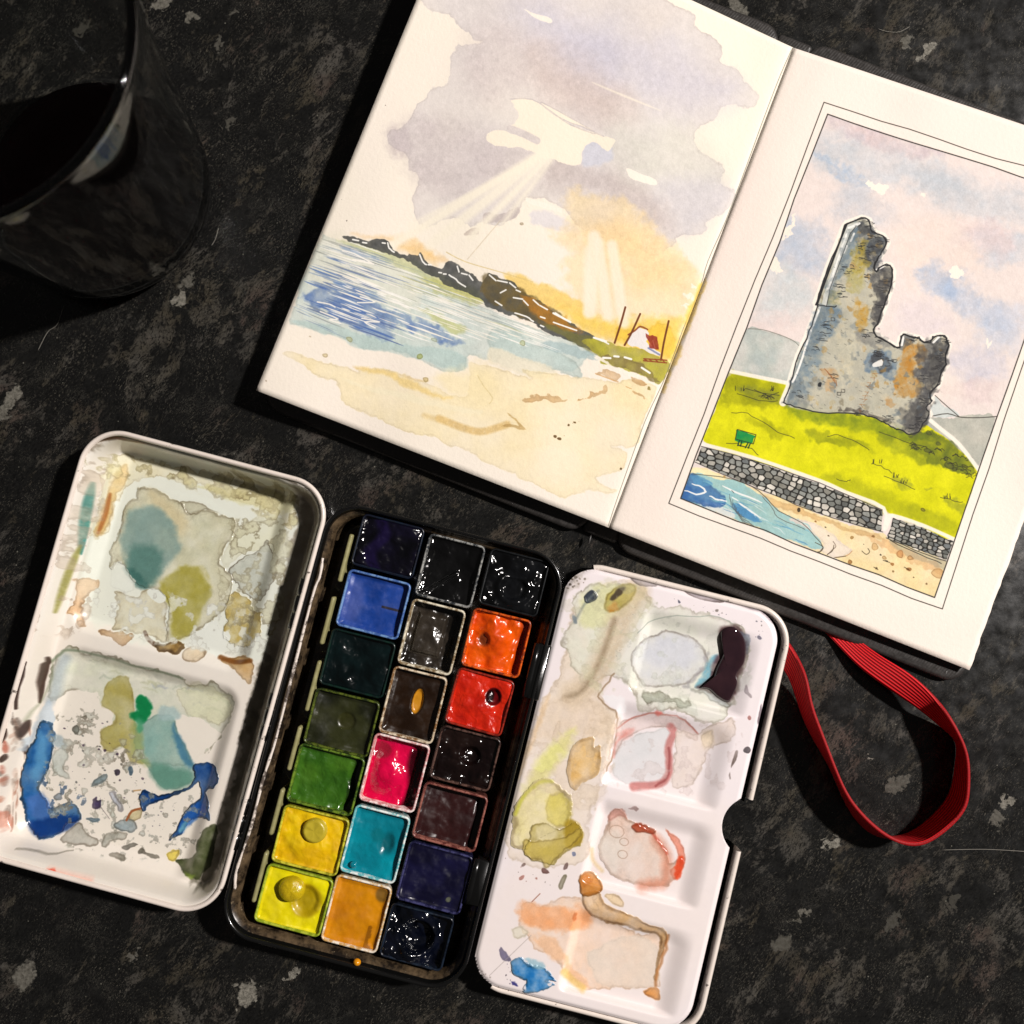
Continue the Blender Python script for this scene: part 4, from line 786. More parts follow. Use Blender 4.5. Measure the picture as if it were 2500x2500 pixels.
# pinched folds of leatherette at the foot of the spine and on the corner
for (px_, py_, an, ln) in [(1440, 1318, 74, 3), (2310, 1644, 66, 3)]:
    x, y = at(px_, py_, 3); dx, dy = math.cos(R(an)), math.sin(R(an))
    V, F = tube([(x - bx - dx * ln / 2 + (i / 7) * dx * ln, y - by - dy * ln / 2 + (i / 7) * dy * ln, 2.72) for i in range(8)], [.05, .2, .3, .36, .36, .3, .2, .05], 8)
    mesh_obj("crease", V, F, lea, book)

# elastic closure strap
def elastic():
    m = NT("red_elastic"); uvn = m.n('ShaderNodeUVMap'); sp = m.n('ShaderNodeSeparateXYZ'); m.l(uvn.outputs[0], sp.inputs[0])
    rib = m.math('SINE', m.math('MULTIPLY', sp.outputs['Y'], 2 * math.pi * 8)); wv = m.math('SINE', m.math('MULTIPLY', sp.outputs['X'], 1800))
    c = m.mix(m.ramp(rib, [(.0, G3(0)), (.5, G3(1))]), lin((122, 6, 12)), lin((232, 26, 36)))
    c = m.mix(m.math('MULTIPLY', m.noise(m.coord(1000), 1.5, 4), .45), c, lin((214, 28, 34)))
    m.set(Base_Color=c, Roughness=.6, Specular_IOR_Level=.25)
    b = m.bump(rib, .7, .00010); b = m.bump(wv, .3, .00003, b); m.set(Normal=b); return m.m
S = [((430, 520, 6.), (400, 640, 2.4)), ((540, 640, 7.), (480, 760, 3)), ((600, 745, 8.), (545, 842, 4)), ((650, 860, 10.6), (592, 972, .75)), ((670, 990, 10.6), (630, 1087, .75)), ((710, 1110, 10.6), (678, 1188, .75)), ((760, 1240, 10.6), (738, 1290, .75)), ((815, 1385, 10.6), (803, 1405, .75)),
     ((880, 1535, 10.6), (868, 1565, .75)), ((960, 1645, 10.6), (942, 1692, .75)), ((1080, 1760, 10.6), (1045, 1782, .75)), ((1200, 1828, 10.6), (1160, 1800, .75)), ((1310, 1843, 10.6), (1265, 1772, .75)), ((1420, 1795, 10.6), (1365, 1702, .75)), ((1580, 1650, 10.6), (1478, 1582, .75)), ((1604, 1520, 10.6), (1515, 1482, .75)), ((1605, 1350, 10.6), (1535, 1335, .75)),
     ((1568, 1230, 10.6), (1540, 1225, .75)), ((1500, 1100, 10.6), (1440, 1140, .75)), ((1430, 1000, 8.8), (1335, 1052, 4.2)), ((1340, 900, 8.2), (1190, 958, 4.6)), ((1230, 812, 7), (1055, 866, 4.2)), ((1090, 730, 5), (935, 775, 2.8)), ((960, 640, 2.), (825, 655, 1.2)), ((880, 560, .9), (760, 590, .6))]
A3 = []; B3 = []
for a, b in S:
    for q, arr in ((a, A3), (b, B3)):
        (px_, py_), = RM((q[0], q[1])); x, y = at(px_, py_, q[2]); arr.append((float(x) - bx, float(y) - by, q[2]))
# under the tin and under the cover the strap lies low
A3[0] = A3[0][:2] + (2.6,); B3[0] = B3[0][:2] + (.6,); 
A3 = catmull(A3, 8, False); B3 = catmull(B3, 8, False)
def relax(P, n):
    P = P.copy()
    for _ in range(n): P[1:-1] = .25 * P[:-2] + .5 * P[1:-1] + .25 * P[2:]
    return P
A3 = relax(A3, 22); B3 = relax(B3, 22)
mw = 14; ln = np.concatenate([[0], np.cumsum(np.linalg.norm(np.diff((A3 + B3) / 2, axis=0), axis=1))]) / 200
V = []; UV = []
for i in range(len(A3)):
    for k in range(mw + 1): V.append(A3[i] + (B3[i] - A3[i]) * k / mw); UV.append((ln[i], k / mw))
n1 = mw + 1; F = [(i * n1 + k, i * n1 + k + 1, (i + 1) * n1 + k + 1, (i + 1) * n1 + k) for i in range(len(A3) - 1) for k in range(mw)]
band = mesh_obj("elastic_strap", V, F, elastic(), book, uv=UV); band["label"] = "slack loop of ribbed red elastic strap lying on the worktop"
md = band.modifiers.new("thickness", 'SOLIDIFY'); md.thickness = .0008; md.offset = 0

# ================================================================== wine glass
gx, gy = [float(v) for v in at(233, 452, 10)]
def lathe(prof, n=96):
    loops = [[(r * math.cos(a), r * math.sin(a), z) for a in np.arange(n) * 2 * math.pi / n] for r, z in prof]
    return loft(loops)
def glass_mat():
    m = NT("clear_glass"); m.set(Base_Color=(.90, .92, .90, 1), Roughness=.03, Transmission_Weight=1.0, IOR=1.46)
    v = m.coord(1000); return m.m
gm = glass_mat()
gl_ = empty("wine_glass", gx, gy); tag(gl_, "stemless glass tumbler with a little red wine, half out of the frame", "wine glass")
outer = [(0.01, .3), (20, .3), (25, .9), (28.5, 3), (30.6, 7), (31.6, 13), (32.4, 22), (33.6, 34), (35.2, 50), (37.2, 66), (39.4, 82), (40.3, 88)]
innr = [(39.45 + 1.05 * math.cos(t), 89.6 + 1.25 * math.sin(t)) for t in np.linspace(-.2, math.pi + .1, 12)] + [(38.0, 86), (37.3, 80), (35.6, 66), (33.6, 50), (32.0, 34), (30.8, 22), (30.0, 14), (28.6, 9), (24, 6.3), (14, 5.4), (0.01, 5.2)]
outer = [tuple(p) for p in catmull(outer, 3, False)]; innr = [tuple(p) for p in catmull(innr, 3, False)]
V, F = lathe([(max(r, .01), z) for r, z in outer + innr]); mesh_obj("bowl", V, F, gm, gl_)
wm = NT("red_wine"); wm.set(Base_Color=lin((96, 2, 20)), Roughness=.04, Transmission_Weight=.5, IOR=1.34, Specular_IOR_Level=.5)
wine = empty("red_wine", gx, gy, 0); tag(wine, "dark red wine lying shallow in the bottom of the glass", "wine")
V, F = lathe([(.01, 5.45), (14, 5.65), (23.8, 6.55), (27.2, 8.3), (28.5, 10.6), (28.3, 10.3), (27.6, 10.0), (.01, 10.0)]); mesh_obj("liquid", V, F, wm.m, wine)

# ================================================================== the paint tin
ANG = R(-14.6); ca_, sa_ = math.cos(ANG), math.sin(ANG)
tin = empty("paint_tin", -30.5, -60.5); tag(tin, "open folding watercolour tin with a stained lid, pan tray and mixing flap", "paint tin")
TX, TY = -30.5, -60.5
class Fr:
    """a flat rectangular frame of the tin: centre, half sizes; local x across, y along"""
    def __init__(s, cx, cy, ang, hx, hy, zref): s.cx, s.cy, s.a, s.hx, s.hy, s.z = cx, cy, ang, hx, hy, zref; s.c, s.s = math.cos(ang), math.sin(ang)
    def loc(s, px, py, z=None):
        x, y = at(px, py, s.z if z is None else z); x = x - s.cx; y = y - s.cy
        return x * s.c + y * s.s, -x * s.s + y * s.c
    def canvas(s, base, res=9):
        return Cv(2 * s.hx, 2 * s.hy, lambda px, py: tuple(q + h for q, h in zip(s.loc(px, py), (s.hx, s.hy))), base, res)
    def uv(s, V): V = np.asarray(V, float); return np.stack([(V[:, 0] + s.hx) / (2 * s.hx), (V[:, 1] + s.hy) / (2 * s.hy)], 1)
    def root(s, name, parent): return empty(name, s.cx - TX, s.cy - TY, 0, s.a, parent)
enamel_black = simple("black_enamel", lin((14, 14, 14)), .22, .2, .3, .00003, coat=.5)
LID = Fr(-94.9, -41.8, R(-14.9), 33.8, 58.3, 2.5)
TRAY = Fr(-30.9, -61.5, R(-14.3), 32.6, 58.2, 9)
FLAP = Fr(31.9, -76.1, R(-14.0), 31.3, 57.7, 8.5)
def hloc(fr, F, *p): return [tuple(float(v) for v in fr.loc(*F(q)[0])) for q in p]

# ---- painted surface of the lid
C = LID.canvas((226, 220, 210))
C.wash(RH((480, 200), (1900, 600), (1400, 1932), (0, 1932), (200, 1000)), (232, 226, 216), .7, soft=10, var=.6, vs=14)
C.wash(RI((0, 0), (1500, 300), (1900, 300), (1400, 1900), (-300, 1800)), (228, 219, 208), .8, soft=10, var=.6, vs=14)
C.wash(RH((690, 290), (900, 270), (1400, 380), (1690, 440), (1745, 600), (1720, 900), (1600, 1400), (1480, 1480), (560, 1280), (480, 1000), (600, 500)), (222, 226, 214), .9, soft=2.5, warp=1)
C.wash(RH((650, 300), (760, 280), (900, 300), (1250, 370), (1700, 470), (1745, 560), (1720, 700), (1650, 630), (1560, 600), (1320, 520), (1180, 470), (1050, 420), (900, 400), (760, 440), (700, 500), (640, 680), (600, 750), (555, 755), (545, 690), (590, 560)), (222, 214, 180), .8, soft=.4, edge=.16, warp=1.2, ws=3, var=.5, vs=4)
C.wash(RH((1150, 440), (1400, 470), (1700, 500), (1720, 620), (1550, 590), (1330, 520)), (206, 200, 140), .6, soft=1.2, warp=1, var=.4)
C.wash(RH((670, 380), (740, 330), (720, 430), (680, 520), (650, 640), (600, 740), (565, 752), (580, 640), (630, 520)), (206, 164, 84), .7, soft=.8, edge=.2, warp=.6)
C.stroke(RH((650, 500), (620, 620), (580, 730)), 1.1, (150, 84, 24), .8, soft=.5, taper=.4)
C.wash(RH((810, 455), (900, 470), (980, 520), (1060, 547), (1100, 610), (1200, 590), (1360, 640), (1370, 700), (1350, 760), (1300, 830), (1290, 900), (1330, 950), (1358, 1000), (1350, 1080), (1310, 1190), (1240, 1240), (1150, 1300), (1060, 1360), (980, 1372), (985, 1200), (960, 1100), (900, 1055), (820, 1045), (770, 1020), (720, 930), (690, 900), (650, 950), (640, 880), (660, 760), (700, 640), (730, 560), (790, 520)), (188, 188, 160), .95, soft=.3, edge=.26, ew=.6, warp=.6, var=.18, vs=4, col2=(204, 198, 166), h=.35)
C.wash(RH((870, 470), (1050, 600), (1100, 700), (1000, 760), (900, 620)), (204, 190, 150), .7, soft=3)
C.wash(RH((720, 640), (800, 580), (900, 565), (1000, 650), (1050, 780), (1000, 900), (930, 980), (860, 1045), (800, 1040), (740, 960), (700, 840)), (126, 152, 146), .95, soft=2.2, warp=.7, var=.2)
C.wash(RH((760, 820), (900, 800), (960, 900), (880, 1030), (810, 1040), (750, 960)), (82, 122, 114), .85, soft=2.6, warp=.7)
C.wash(RH((720, 930), (770, 940), (860, 1035), (800, 1045)), (52, 96, 90), .7, soft=1.4)
C.wash(RH((960, 1000), (1080, 920), (1200, 960), (1230, 1080), (1180, 1200), (1100, 1330), (1000, 1370), (985, 1200), (950, 1080)), (158, 150, 62), .9, soft=1.8, warp=.7, var=.3, vs=3)
C.wash(RH((1150, 900), (1230, 1000), (1260, 1150), (1200, 1230), (1235, 1080), (1190, 980)), (212, 208, 184), .7, soft=1.4, warp=.6)
C.wash(RH((980, 470), (1150, 540), (1370, 640), (1280, 560), (1100, 500)), (224, 228, 216), .9, soft=.4, warp=.8)
C.wash(RH((1050, 545), (1150, 540), (1240, 590), (1300, 620), (1200, 590), (1110, 630)), (196, 194, 168), .9, soft=.3, edge=.3, warp=.4)
C.wash(RH((1370, 720), (1500, 640), (1650, 640), (1680, 760), (1620, 840), (1500, 830), (1400, 860), (1330, 930), (1300, 840)), (216, 216, 190), .9, soft=.5, edge=.08, warp=.9)
C.wash(RH((1555, 768), (1600, 830), (1650, 885), (1615, 1010), (1530, 1130), (1480, 1120), (1400, 1080), (1360, 1000), (1332, 950), (1390, 880), (1440, 850), (1500, 842), (1530, 800)), (186, 190, 178), .95, soft=.25, edge=.4, warp=.7, ws=2, var=.2)
C.wash(RH((1370, 1070), (1480, 1130), (1500, 1200), (1560, 1190), (1540, 1300), (1500, 1380), (1400, 1400), (1325, 1385), (1310, 1290), (1330, 1180)), (180, 158, 84), .9, soft=.4, edge=.2, warp=.9, ws=2, var=.45, vs=1.6, h=.3)
C.wash(RH((650, 1070), (770, 1110), (860, 1065), (960, 1115), (975, 1240), (980, 1372), (880, 1345), (780, 1312), (700, 1295), (655, 1290), (690, 1180)), (206, 200, 172), .95, soft=.3, edge=.2, warp=.6, var=.3, vs=2)
C.wash(RH((850, 1065), (900, 1055), (960, 1100), (955, 1140), (900, 1130)), (222, 226, 216), .98, soft=.25, warp=.4)
C.wash(RH((640, 940), (690, 895), (720, 930), (775, 1030), (770, 1080), (690, 1070), (645, 1040)), (224, 228, 218), .98, soft=.25, edge=.05, warp=.6, ws=1.5)
C.wash(RH((575, 1293), (770, 1330), (782, 1360), (740, 1388), (690, 1370), (625, 1335)), (176, 136, 88), .95, soft=.25, edge=.2, warp=.5, ws=1.5)
C.wash(RH((850, 1330), (900, 1375), (1060, 1380), (1068, 1415), (1000, 1440), (920, 1412), (880, 1370)), (150, 118, 62), .95, soft=.25, edge=.5, ew=.9, warp=.6, ws=2)
C.stroke(RH((840, 1315), (860, 1350), (900, 1380)), .9, (70, 40, 22), .9, soft=.3)
C.wash(RH((1170, 1290), (1260, 1240), (1300, 1300), (1340, 1330), (1280, 1460), (1150, 1420), (1100, 1350)), (224, 227, 218), .98, soft=.3, warp=.8, ws=2)
C.wash(RH((1080, 1420), (1140, 1405), (1205, 1430), (1180, 1480), (1120, 1492), (1075, 1470)), (216, 198, 168), .95, soft=.25, edge=.25, warp=.4)
C.wash(RH((1283, 1455), (1380, 1470), (1485, 1460), (1485, 1610), (1410, 1560), (1345, 1510)), (196, 152, 88), .95, soft=.3, edge=.3, warp=.6)
C.stroke(RH((1290, 1462), (1380, 1490), (1480, 1480)), 1.2, (110, 62, 20), .85, soft=.5)
C.wash(RH((455, 1000), (510, 985), (575, 1030), (530, 1080), (490, 1150), (480, 1230), (505, 1292), (470, 1280), (430, 1220), (405, 1190), (460, 1130)), (222, 178, 130), .9, soft=.3, edge=.25, warp=.6, ws=2)
for k in range(26):
    j = random.uniform(-14, 14); q = random.uniform(0, .8)
    pts = [(500 + j, 330 + j), (530 + j, 250 + j * .6), (600, 195 + j), (700, 178 + j), (850, 200 + j), (1000, 235 + j), (1300, 318 + j), (1600, 395 + j), (1780, 470 + j)]
    i0 = random.randint(0, 6); C.stroke(RH(*pts[i0:i0 + random.randint(2, 4)]), random.uniform(.2, .8), (random.randint(50, 90), random.randint(40, 70), 34), random.uniform(.3, .8), soft=.25, gran=.4, taper=.6)
C.wash(RH((520, 240), (620, 180), (740, 175), (640, 240), (560, 330), (530, 400), (510, 330)), (92, 76, 54), .6, soft=1.6, warp=1.5, ws=2, var=.8, vs=1)
C.flecks(RH((560, 1130), (690, 1100), (690, 1280), (540, 1280)), 6, .15, .6, [(120, 110, 90)])
C.wash(RH((360, 740), (400, 715), (405, 760), (370, 800)), (60, 52, 42), .9, soft=.3, warp=.5)
LID.z = 9
for k in range(40):
    j = random.uniform(-10, 10); pts = [(470 + j, 420 + j), (485 + j, 330 + j), (520 + j, 250 + j * .6), (590, 190 + j), (700, 172 + j), (850, 195 + j), (1000, 232 + j), (1300, 312 + j), (1600, 388 + j), (1760, 450 + j)]
    i0 = random.randint(0, 7); C.stroke(RH(*pts[i0:i0 + random.randint(2, 4)]), random.uniform(.2, .9), (random.randint(46, 84), random.randint(38, 62), 32), random.uniform(.4, .85), soft=.25, gran=.5, taper=.6)
C.wash(RH((1740, 450), (1900, 560), (1860, 800), (1760, 1150), (1640, 1560), (1540, 1932), (1420, 1932), (1520, 1500), (1660, 900), (1740, 640)), (112, 100, 82), .75, soft=1.6, warp=1.2, ws=3, var=.5, vs=5, col2=(84, 74, 60))  # right wall: cast shade deepened in the colour, along with brown grime
C.wash(RI((1700, 200), (1800, 260), (1640, 1000), (1500, 1500), (1380, 1700), (1240, 1720), (1300, 1560), (1440, 1300), (1560, 800)), (84, 78, 62), .8, soft=1.6, warp=1.2, ws=3, var=.5, vs=4, col2=(50, 48, 36))  # lower right: olive-black stain, with the wall's shade painted in too
for k in range(34):
    y = random.uniform(480, 1380); x = 150 - (y - 480) * .17 + random.uniform(-30, 14)
    C.stroke(RI((x, y), (x - random.uniform(2, 18), y + random.uniform(20, 110))), random.uniform(.2, .8), random.choice([(160, 110, 90), (90, 60, 44), (190, 150, 130), (60, 44, 36), (150, 130, 116)]), random.uniform(.3, .7), soft=.3, gran=.6, taper=.6)
for P in [((280, 170), (250, 260), (205, 470)), ((150, 600), (110, 700)), ((75, 625), (45, 710)), ((125, 770), (110, 820))]: C.stroke(RI(*P), 1.2, (56, 38, 30), .9, soft=.4, wob=.3, taper=.5)
C.stroke(RH((530, 430), (480, 620), (430, 850)), 1.3, (60, 128, 120), .85, soft=.4, gran=.3, taper=.6); C.stroke(RH((436, 800), (380, 960), (305, 1200)), .9, (140, 136, 60), .85, soft=.4, gran=.3, taper=.6)
LID.z = 2.5
C.wash(RH((640, 260), (1700, 460), (1720, 700), (1400, 560), (900, 380), (640, 420)), (206, 198, 146), .7, soft=1.5, warp=1, ws=3, thr=.52, edge=.3, ew=.5)
C.wash(RH((560, 1050), (1500, 1200), (1480, 1460), (620, 1300)), (226, 230, 222), .95, soft=1, warp=.6, ws=2.6, thr=.60, edge=.12, ew=.3)
C.wash(RH((1300, 700), (1700, 700), (1640, 1300), (1330, 1300)), (206, 204, 172), .7, soft=1.2, warp=1, ws=2.4, thr=.5, edge=.3, ew=.4)
C.wash(RH((480, 420), (640, 300), (560, 900), (480, 1300), (300, 1300), (400, 900)), (206, 190, 172), .6, soft=1.5, warp=1, ws=3, thr=.54, edge=.2)
# lower well
C.wash(RI((365, 155), (450, 95), (560, 108), (800, 172), (1000, 230), (1220, 290), (1250, 335), (1350, 342), (1420, 318), (1530, 385), (1582, 500), (1515, 615), (1480, 692), (1430, 750), (1350, 830), (1290, 885), (1000, 890), (800, 800), (660, 700), (600, 450), (460, 392), (350, 452), (330, 400), (345, 250)), (206, 208, 186), .95, soft=.3, edge=.3, ew=.7, warp=.8, ws=3, var=.2, vs=3, col2=(192, 198, 182))
for k in range(22):
    x = random.uniform(400, 1450); y = 130 + (x - 400) * .27 + random.uniform(-20, 110)
    C.stroke(RI((x, y), (x + 50, y + random.uniform(-10, 30)), (x + 110, y + random.uniform(10, 50))), random.uniform(.2, .9), random.choice([(160, 170, 150), (150, 156, 170), (226, 224, 206), (170, 172, 140)]), .5, soft=.5, wob=.6, taper=.6)
C.stroke(RI((440, 160), (400, 260), (370, 400), (345, 440)), 2.6, (160, 172, 178), .7, soft=1.6); C.stroke(RI((375, 170), (440, 110), (560, 110), (900, 205), (1220, 295)), .7, (110, 124, 100), .7, soft=.5, wob=.3)
C.wash(RI((1200, 360), (1350, 345), (1500, 400), (1560, 490), (1500, 600), (1420, 590), (1300, 560), (1200, 480)), (212, 212, 176), .7, soft=1.2, edge=.2, warp=1)
C.wash(RI((290, 480), (345, 450), (360, 560), (330, 640), (280, 600), (230, 720), (200, 780), (190, 720)), (176, 192, 204), .7, soft=1., warp=.6)
wht = (228, 221, 209)
C.wash(RI((400, 420), (470, 385), (560, 382), (640, 408), (665, 480), (742, 530), (735, 620), (668, 650), (672, 760), (760, 790), (820, 765), (870, 862), (980, 920), (1020, 1000), (1088, 1020), (1085, 1076), (1000, 1080), (930, 1050), (920, 1180), (960, 1230), (1000, 1160), (1130, 1100), (1240, 1060), (1330, 1015), (1335, 1090), (1230, 1200), (1190, 1290), (1110, 1390), (1220, 1340), (1300, 1240), (1390, 1240), (1380, 1320), (1320, 1440), (1280, 1500), (1160, 1520), (700, 1400), (560, 1250), (520, 1200), (480, 1150), (350, 1180), (300, 1130), (300, 1050), (245, 1055), (330, 930), (440, 980), (450, 900), (430, 800), (395, 700), (350, 650), (375, 500)), wht, .97, soft=.3, warp=.5, ws=2)
C.wash(RI((1130, 590), (1250, 545), (1400, 600), (1485, 682), (1390, 770), (1350, 862), (1282, 882), (1240, 790), (1212, 710), (1150, 670)), wht, .97, soft=.25, warp=.6, ws=2)
C.wash(RI((740, 300), (830, 278), (862, 330), (885, 500), (905, 650), (955, 862), (870, 866), (820, 782), (770, 760), (720, 800), (665, 768), (662, 655), (740, 600), (742, 520), (660, 480), (680, 390)), (166, 156, 84), .95, soft=.5, edge=.12, warp=.5, var=.2, vs=4)
C.wash(RI((930, 600), (1050, 550), (1150, 560), (1175, 660), (1222, 740), (1262, 850), (1300, 900), (1305, 990), (1200, 1052), (1085, 1058), (1020, 980), (960, 885), (890, 760), (900, 660)), (128, 166, 158), .95, soft=.6, edge=.15, warp=.5)
C.wash(RI((1000, 880), (1250, 920), (1290, 1000), (1180, 1050), (1060, 1030)), (84, 134, 116), .8, soft=2.2); C.wash(RI((1150, 600), (1180, 670), (1230, 750), (1300, 890), (1240, 880), (1160, 720)), (52, 108, 142), .75, soft=1.4)
C.wash(RI((860, 640), (930, 620), (940, 800), (1000, 900), (880, 840)), (150, 160, 96), .7, soft=2)
C.wash(RI((1060, 490), (1160, 490), (1200, 560), (1060, 570)), (160, 184, 184), .8, soft=1.2)
C.wash(RI((905, 440), (960, 425), (1002, 470), (985, 545), (940, 592), (880, 575), (858, 535), (905, 512)), (10, 120, 66), .98, soft=.9, warp=.6); C.wash(RI((900, 570), (940, 580), (930, 660), (900, 660)), (70, 150, 110), .8, soft=1.2)
blu = (14, 60, 128)
C.wash(RI((1290, 892), (1360, 870), (1430, 878), (1474, 940), (1455, 1010), (1388, 1060), (1402, 1130), (1420, 1240), (1340, 1235), (1260, 1272), (1210, 1350), (1120, 1398), (1190, 1290), (1230, 1200), (1332, 1110), (1335, 1020), (1310, 1010), (1240, 1062), (1120, 1112), (1000, 1152), (945, 1200), (922, 1130), (940, 1055), (1020, 1085), (1200, 1058), (1290, 990)), blu, .97, soft=.25, edge=.3, warp=.35, ws=2, var=.12, h=.9)
C.wash(RI((1220, 1240), (1320, 1140), (1400, 1160), (1300, 1260), (1190, 1350)), (24, 84, 168), .7, soft=1.); C.wash(RI((1180, 1320), (1260, 1260), (1200, 1350)), (120, 180, 190), .7, soft=.8)
C.wash(RI((278, 580), (340, 588), (352, 700), (322, 850), (300, 950), (245, 1045), (290, 1120), (330, 1185), (460, 1138), (515, 1185), (532, 1245), (450, 1290), (380, 1355), (300, 1378), (235, 1340), (185, 1290), (160, 1200), (148, 1000), (190, 800), (240, 700)), (22, 80, 142), .97, soft=.3, edge=.35, warp=.4, ws=2, h=.9, var=.1)
C.wash(RI((270, 640), (310, 740), (280, 900), (240, 1000), (220, 900), (250, 760)), (84, 140, 180), .8, soft=1.6); C.wash(RI((180, 1100), (280, 1080), (330, 1200), (300, 1260), (200, 1230)), (70, 106, 168), .8, soft=1.8); C.wash(RI((200, 1260), (500, 1220), (480, 1300), (300, 1375), (220, 1330)), (8, 44, 110), .8, soft=1.6)
C.wash(RI((330, 800), (400, 760), (450, 820), (410, 900), (450, 950), (440, 985), (380, 970), (330, 920)), (190, 200, 192), .9, soft=.5, edge=.2, warp=.5)
C.wash(RI((350, 680), (400, 700), (440, 760), (400, 780), (340, 760)), (160, 176, 180), .8, soft=1)
C.wash(RI((330, 640), (640, 420), (1040, 960), (940, 1200), (760, 1420), (420, 1420), (280, 1100)), (196, 202, 192), .8, soft=1, warp=.6, ws=2.2, thr=.60, edge=.3, ew=.4)
C.wash(RI((940, 1200), (1330, 1040), (1380, 1300), (1280, 1500), (700, 1500), (560, 1280)), (190, 196, 190), .75, soft=1, warp=.6, ws=1.6, thr=.60, edge=.3, ew=.4)
C.wash(RI((300, 900), (560, 1100), (560, 1260), (300, 1200)), (60, 104, 160), .8, soft=1, warp=.6, ws=1.6, thr=.60, edge=.3, ew=.4)
C.flecks(RI((400, 560), (640, 500), (1000, 940), (900, 1200), (480, 1140), (440, 900)), 70, .06, .5, [(60, 66, 70), (90, 100, 100), (60, 40, 70), (140, 140, 130)], .85)
C.flecks(RI((960, 1180), (1120, 1130), (1200, 1200), (1100, 1340), (980, 1340)), 34, .06, .28, [(70, 76, 96), (40, 34, 70), (120, 120, 120)], .85)
for P, c in [(((590, 1030), (640, 970), (700, 950), (700, 985), (640, 1020)), (110, 132, 140)), (((600, 1160), (625, 1098), (640, 1130), (660, 1110), (658, 1175), (620, 1180)), (40, 26, 70)), (((470, 640), (500, 615), (515, 660), (490, 680)), (120, 124, 116)), (((515, 555), (570, 548), (560, 580)), (96, 92, 76)), (((850, 900), (875, 905), (875, 950), (855, 950)), (90, 124, 150)), (((755, 925), (790, 920), (790, 950), (765, 955)), (30, 22, 50)),
             (((715, 1070), (750, 1065), (790, 1130), (815, 1180), (790, 1195), (745, 1140)), (186, 192, 206)), (((840, 1240), (870, 1190), (940, 1180), (930, 1240), (880, 1270)), (204, 190, 140)), (((750, 1280), (830, 1255), (890, 1265), (910, 1320), (860, 1345), (780, 1325)), (150, 166, 172)), (((690, 1350), (830, 1340), (820, 1390), (740, 1400), (700, 1440), (670, 1420)), (160, 162, 152)),
             (((400, 1380), (520, 1265), (560, 1340), (640, 1390), (640, 1430), (520, 1420)), (178, 176, 166)), (((800, 1440), (870, 1415), (915, 1425), (870, 1445), (830, 1465)), (84, 84, 76)), (((735, 1472), (800, 1480), (850, 1510), (820, 1520), (745, 1495)), (140, 138, 124)), (((910, 1480), (935, 1440), (970, 1480), (1060, 1505), (1040, 1520), (960, 1492)), (100, 98, 86)), (((340, 1100), (395, 1075), (400, 1110), (370, 1130)), (120, 140, 160)), (((560, 1245), (650, 1250), (645, 1275), (590, 1270)), (130, 160, 180)), (((1100, 1490), (1185, 1458), (1185, 1505), (1145, 1542)), (222, 196, 44))]:
    C.wash(RI(*P), c, .92, soft=.2, edge=.3, warp=.25, ws=1.2)
C.stroke(RI((885, 1060), (930, 1055)), .4, (180, 140, 90), .8); C.stroke(RI((835, 1260), (870, 1200), (930, 1180)), .6, (150, 80, 40), .85); C.stroke(RI((660, 1170), (720, 1250)), .2, (120, 110, 110), .7)
C.wash(RI((1165, 1545), (1240, 1525), (1300, 1480), (1330, 1400), (1400, 1300), (1470, 1280), (1440, 1500), (1360, 1650), (1310, 1640), (1215, 1592)), (52, 62, 26), .96, soft=.4, edge=.2, warp=.5, var=.3, vs=3)
C.wash(RI((1240, 1590), (1320, 1610), (1300, 1640)), (110, 130, 50), .8, soft=.8)
C.stroke(RI((170, 1410), (380, 1440), (500, 1450)), .3, (140, 134, 120), .7, wob=.4)
for k in range(30):
    y = random.uniform(560, 1330); x = 150 - (y - 560) * .16 + random.uniform(-60, 20)
    C.stroke(RI((x, y), (x - random.uniform(2, 16), y + random.uniform(20, 90))), random.uniform(.3, 1.2), random.choice([(180, 110, 80), (190, 130, 100), (90, 50, 36), (200, 150, 120), (170, 90, 70), (60, 44, 36)]), random.uniform(.3, .8), soft=.4, gran=.5, taper=.5)
for P in [((280, 170), (250, 260), (205, 470)), ((150, 600), (110, 700)), ((75, 625), (45, 710)), ((125, 770), (110, 820))]: C.stroke(RI(*P), 1.0, (50, 34, 28), .9, soft=.3, wob=.2, taper=.5)
C.wash(RI((0, 1160), (60, 1180), (110, 1290), (60, 1290), (0, 1240)), (176, 80, 54), .7, soft=1.2, warp=1, var=.4)
C.stroke(RI((430, 1520), (560, 1555), (700, 1590)), 1.4, (240, 170, 150), .6, soft=1.2); C.wash(RI((415, 1515), (470, 1510), (475, 1545), (430, 1545)), (226, 92, 68), .9, soft=.6, warp=.3)
C.wash(RI((-40, 1480), (60, 1480), (85, 1510), (-20, 1500)), (90, 84, 60), .8, soft=.5, warp=.4, var=.3)
C.stroke(RI((220, 560), (330, 360), (370, 180)), .5, (120, 130, 100), .5, soft=.6, wob=.5)
lidpaint = painted("lid_enamel_with_dried_paint_and_shade", C.image("lid_paint"), rough=.34, grain=.1, gscale=.5, filmgloss=.22, bumpimg=.0011, spec=.5, scale=.95, coat=.15)

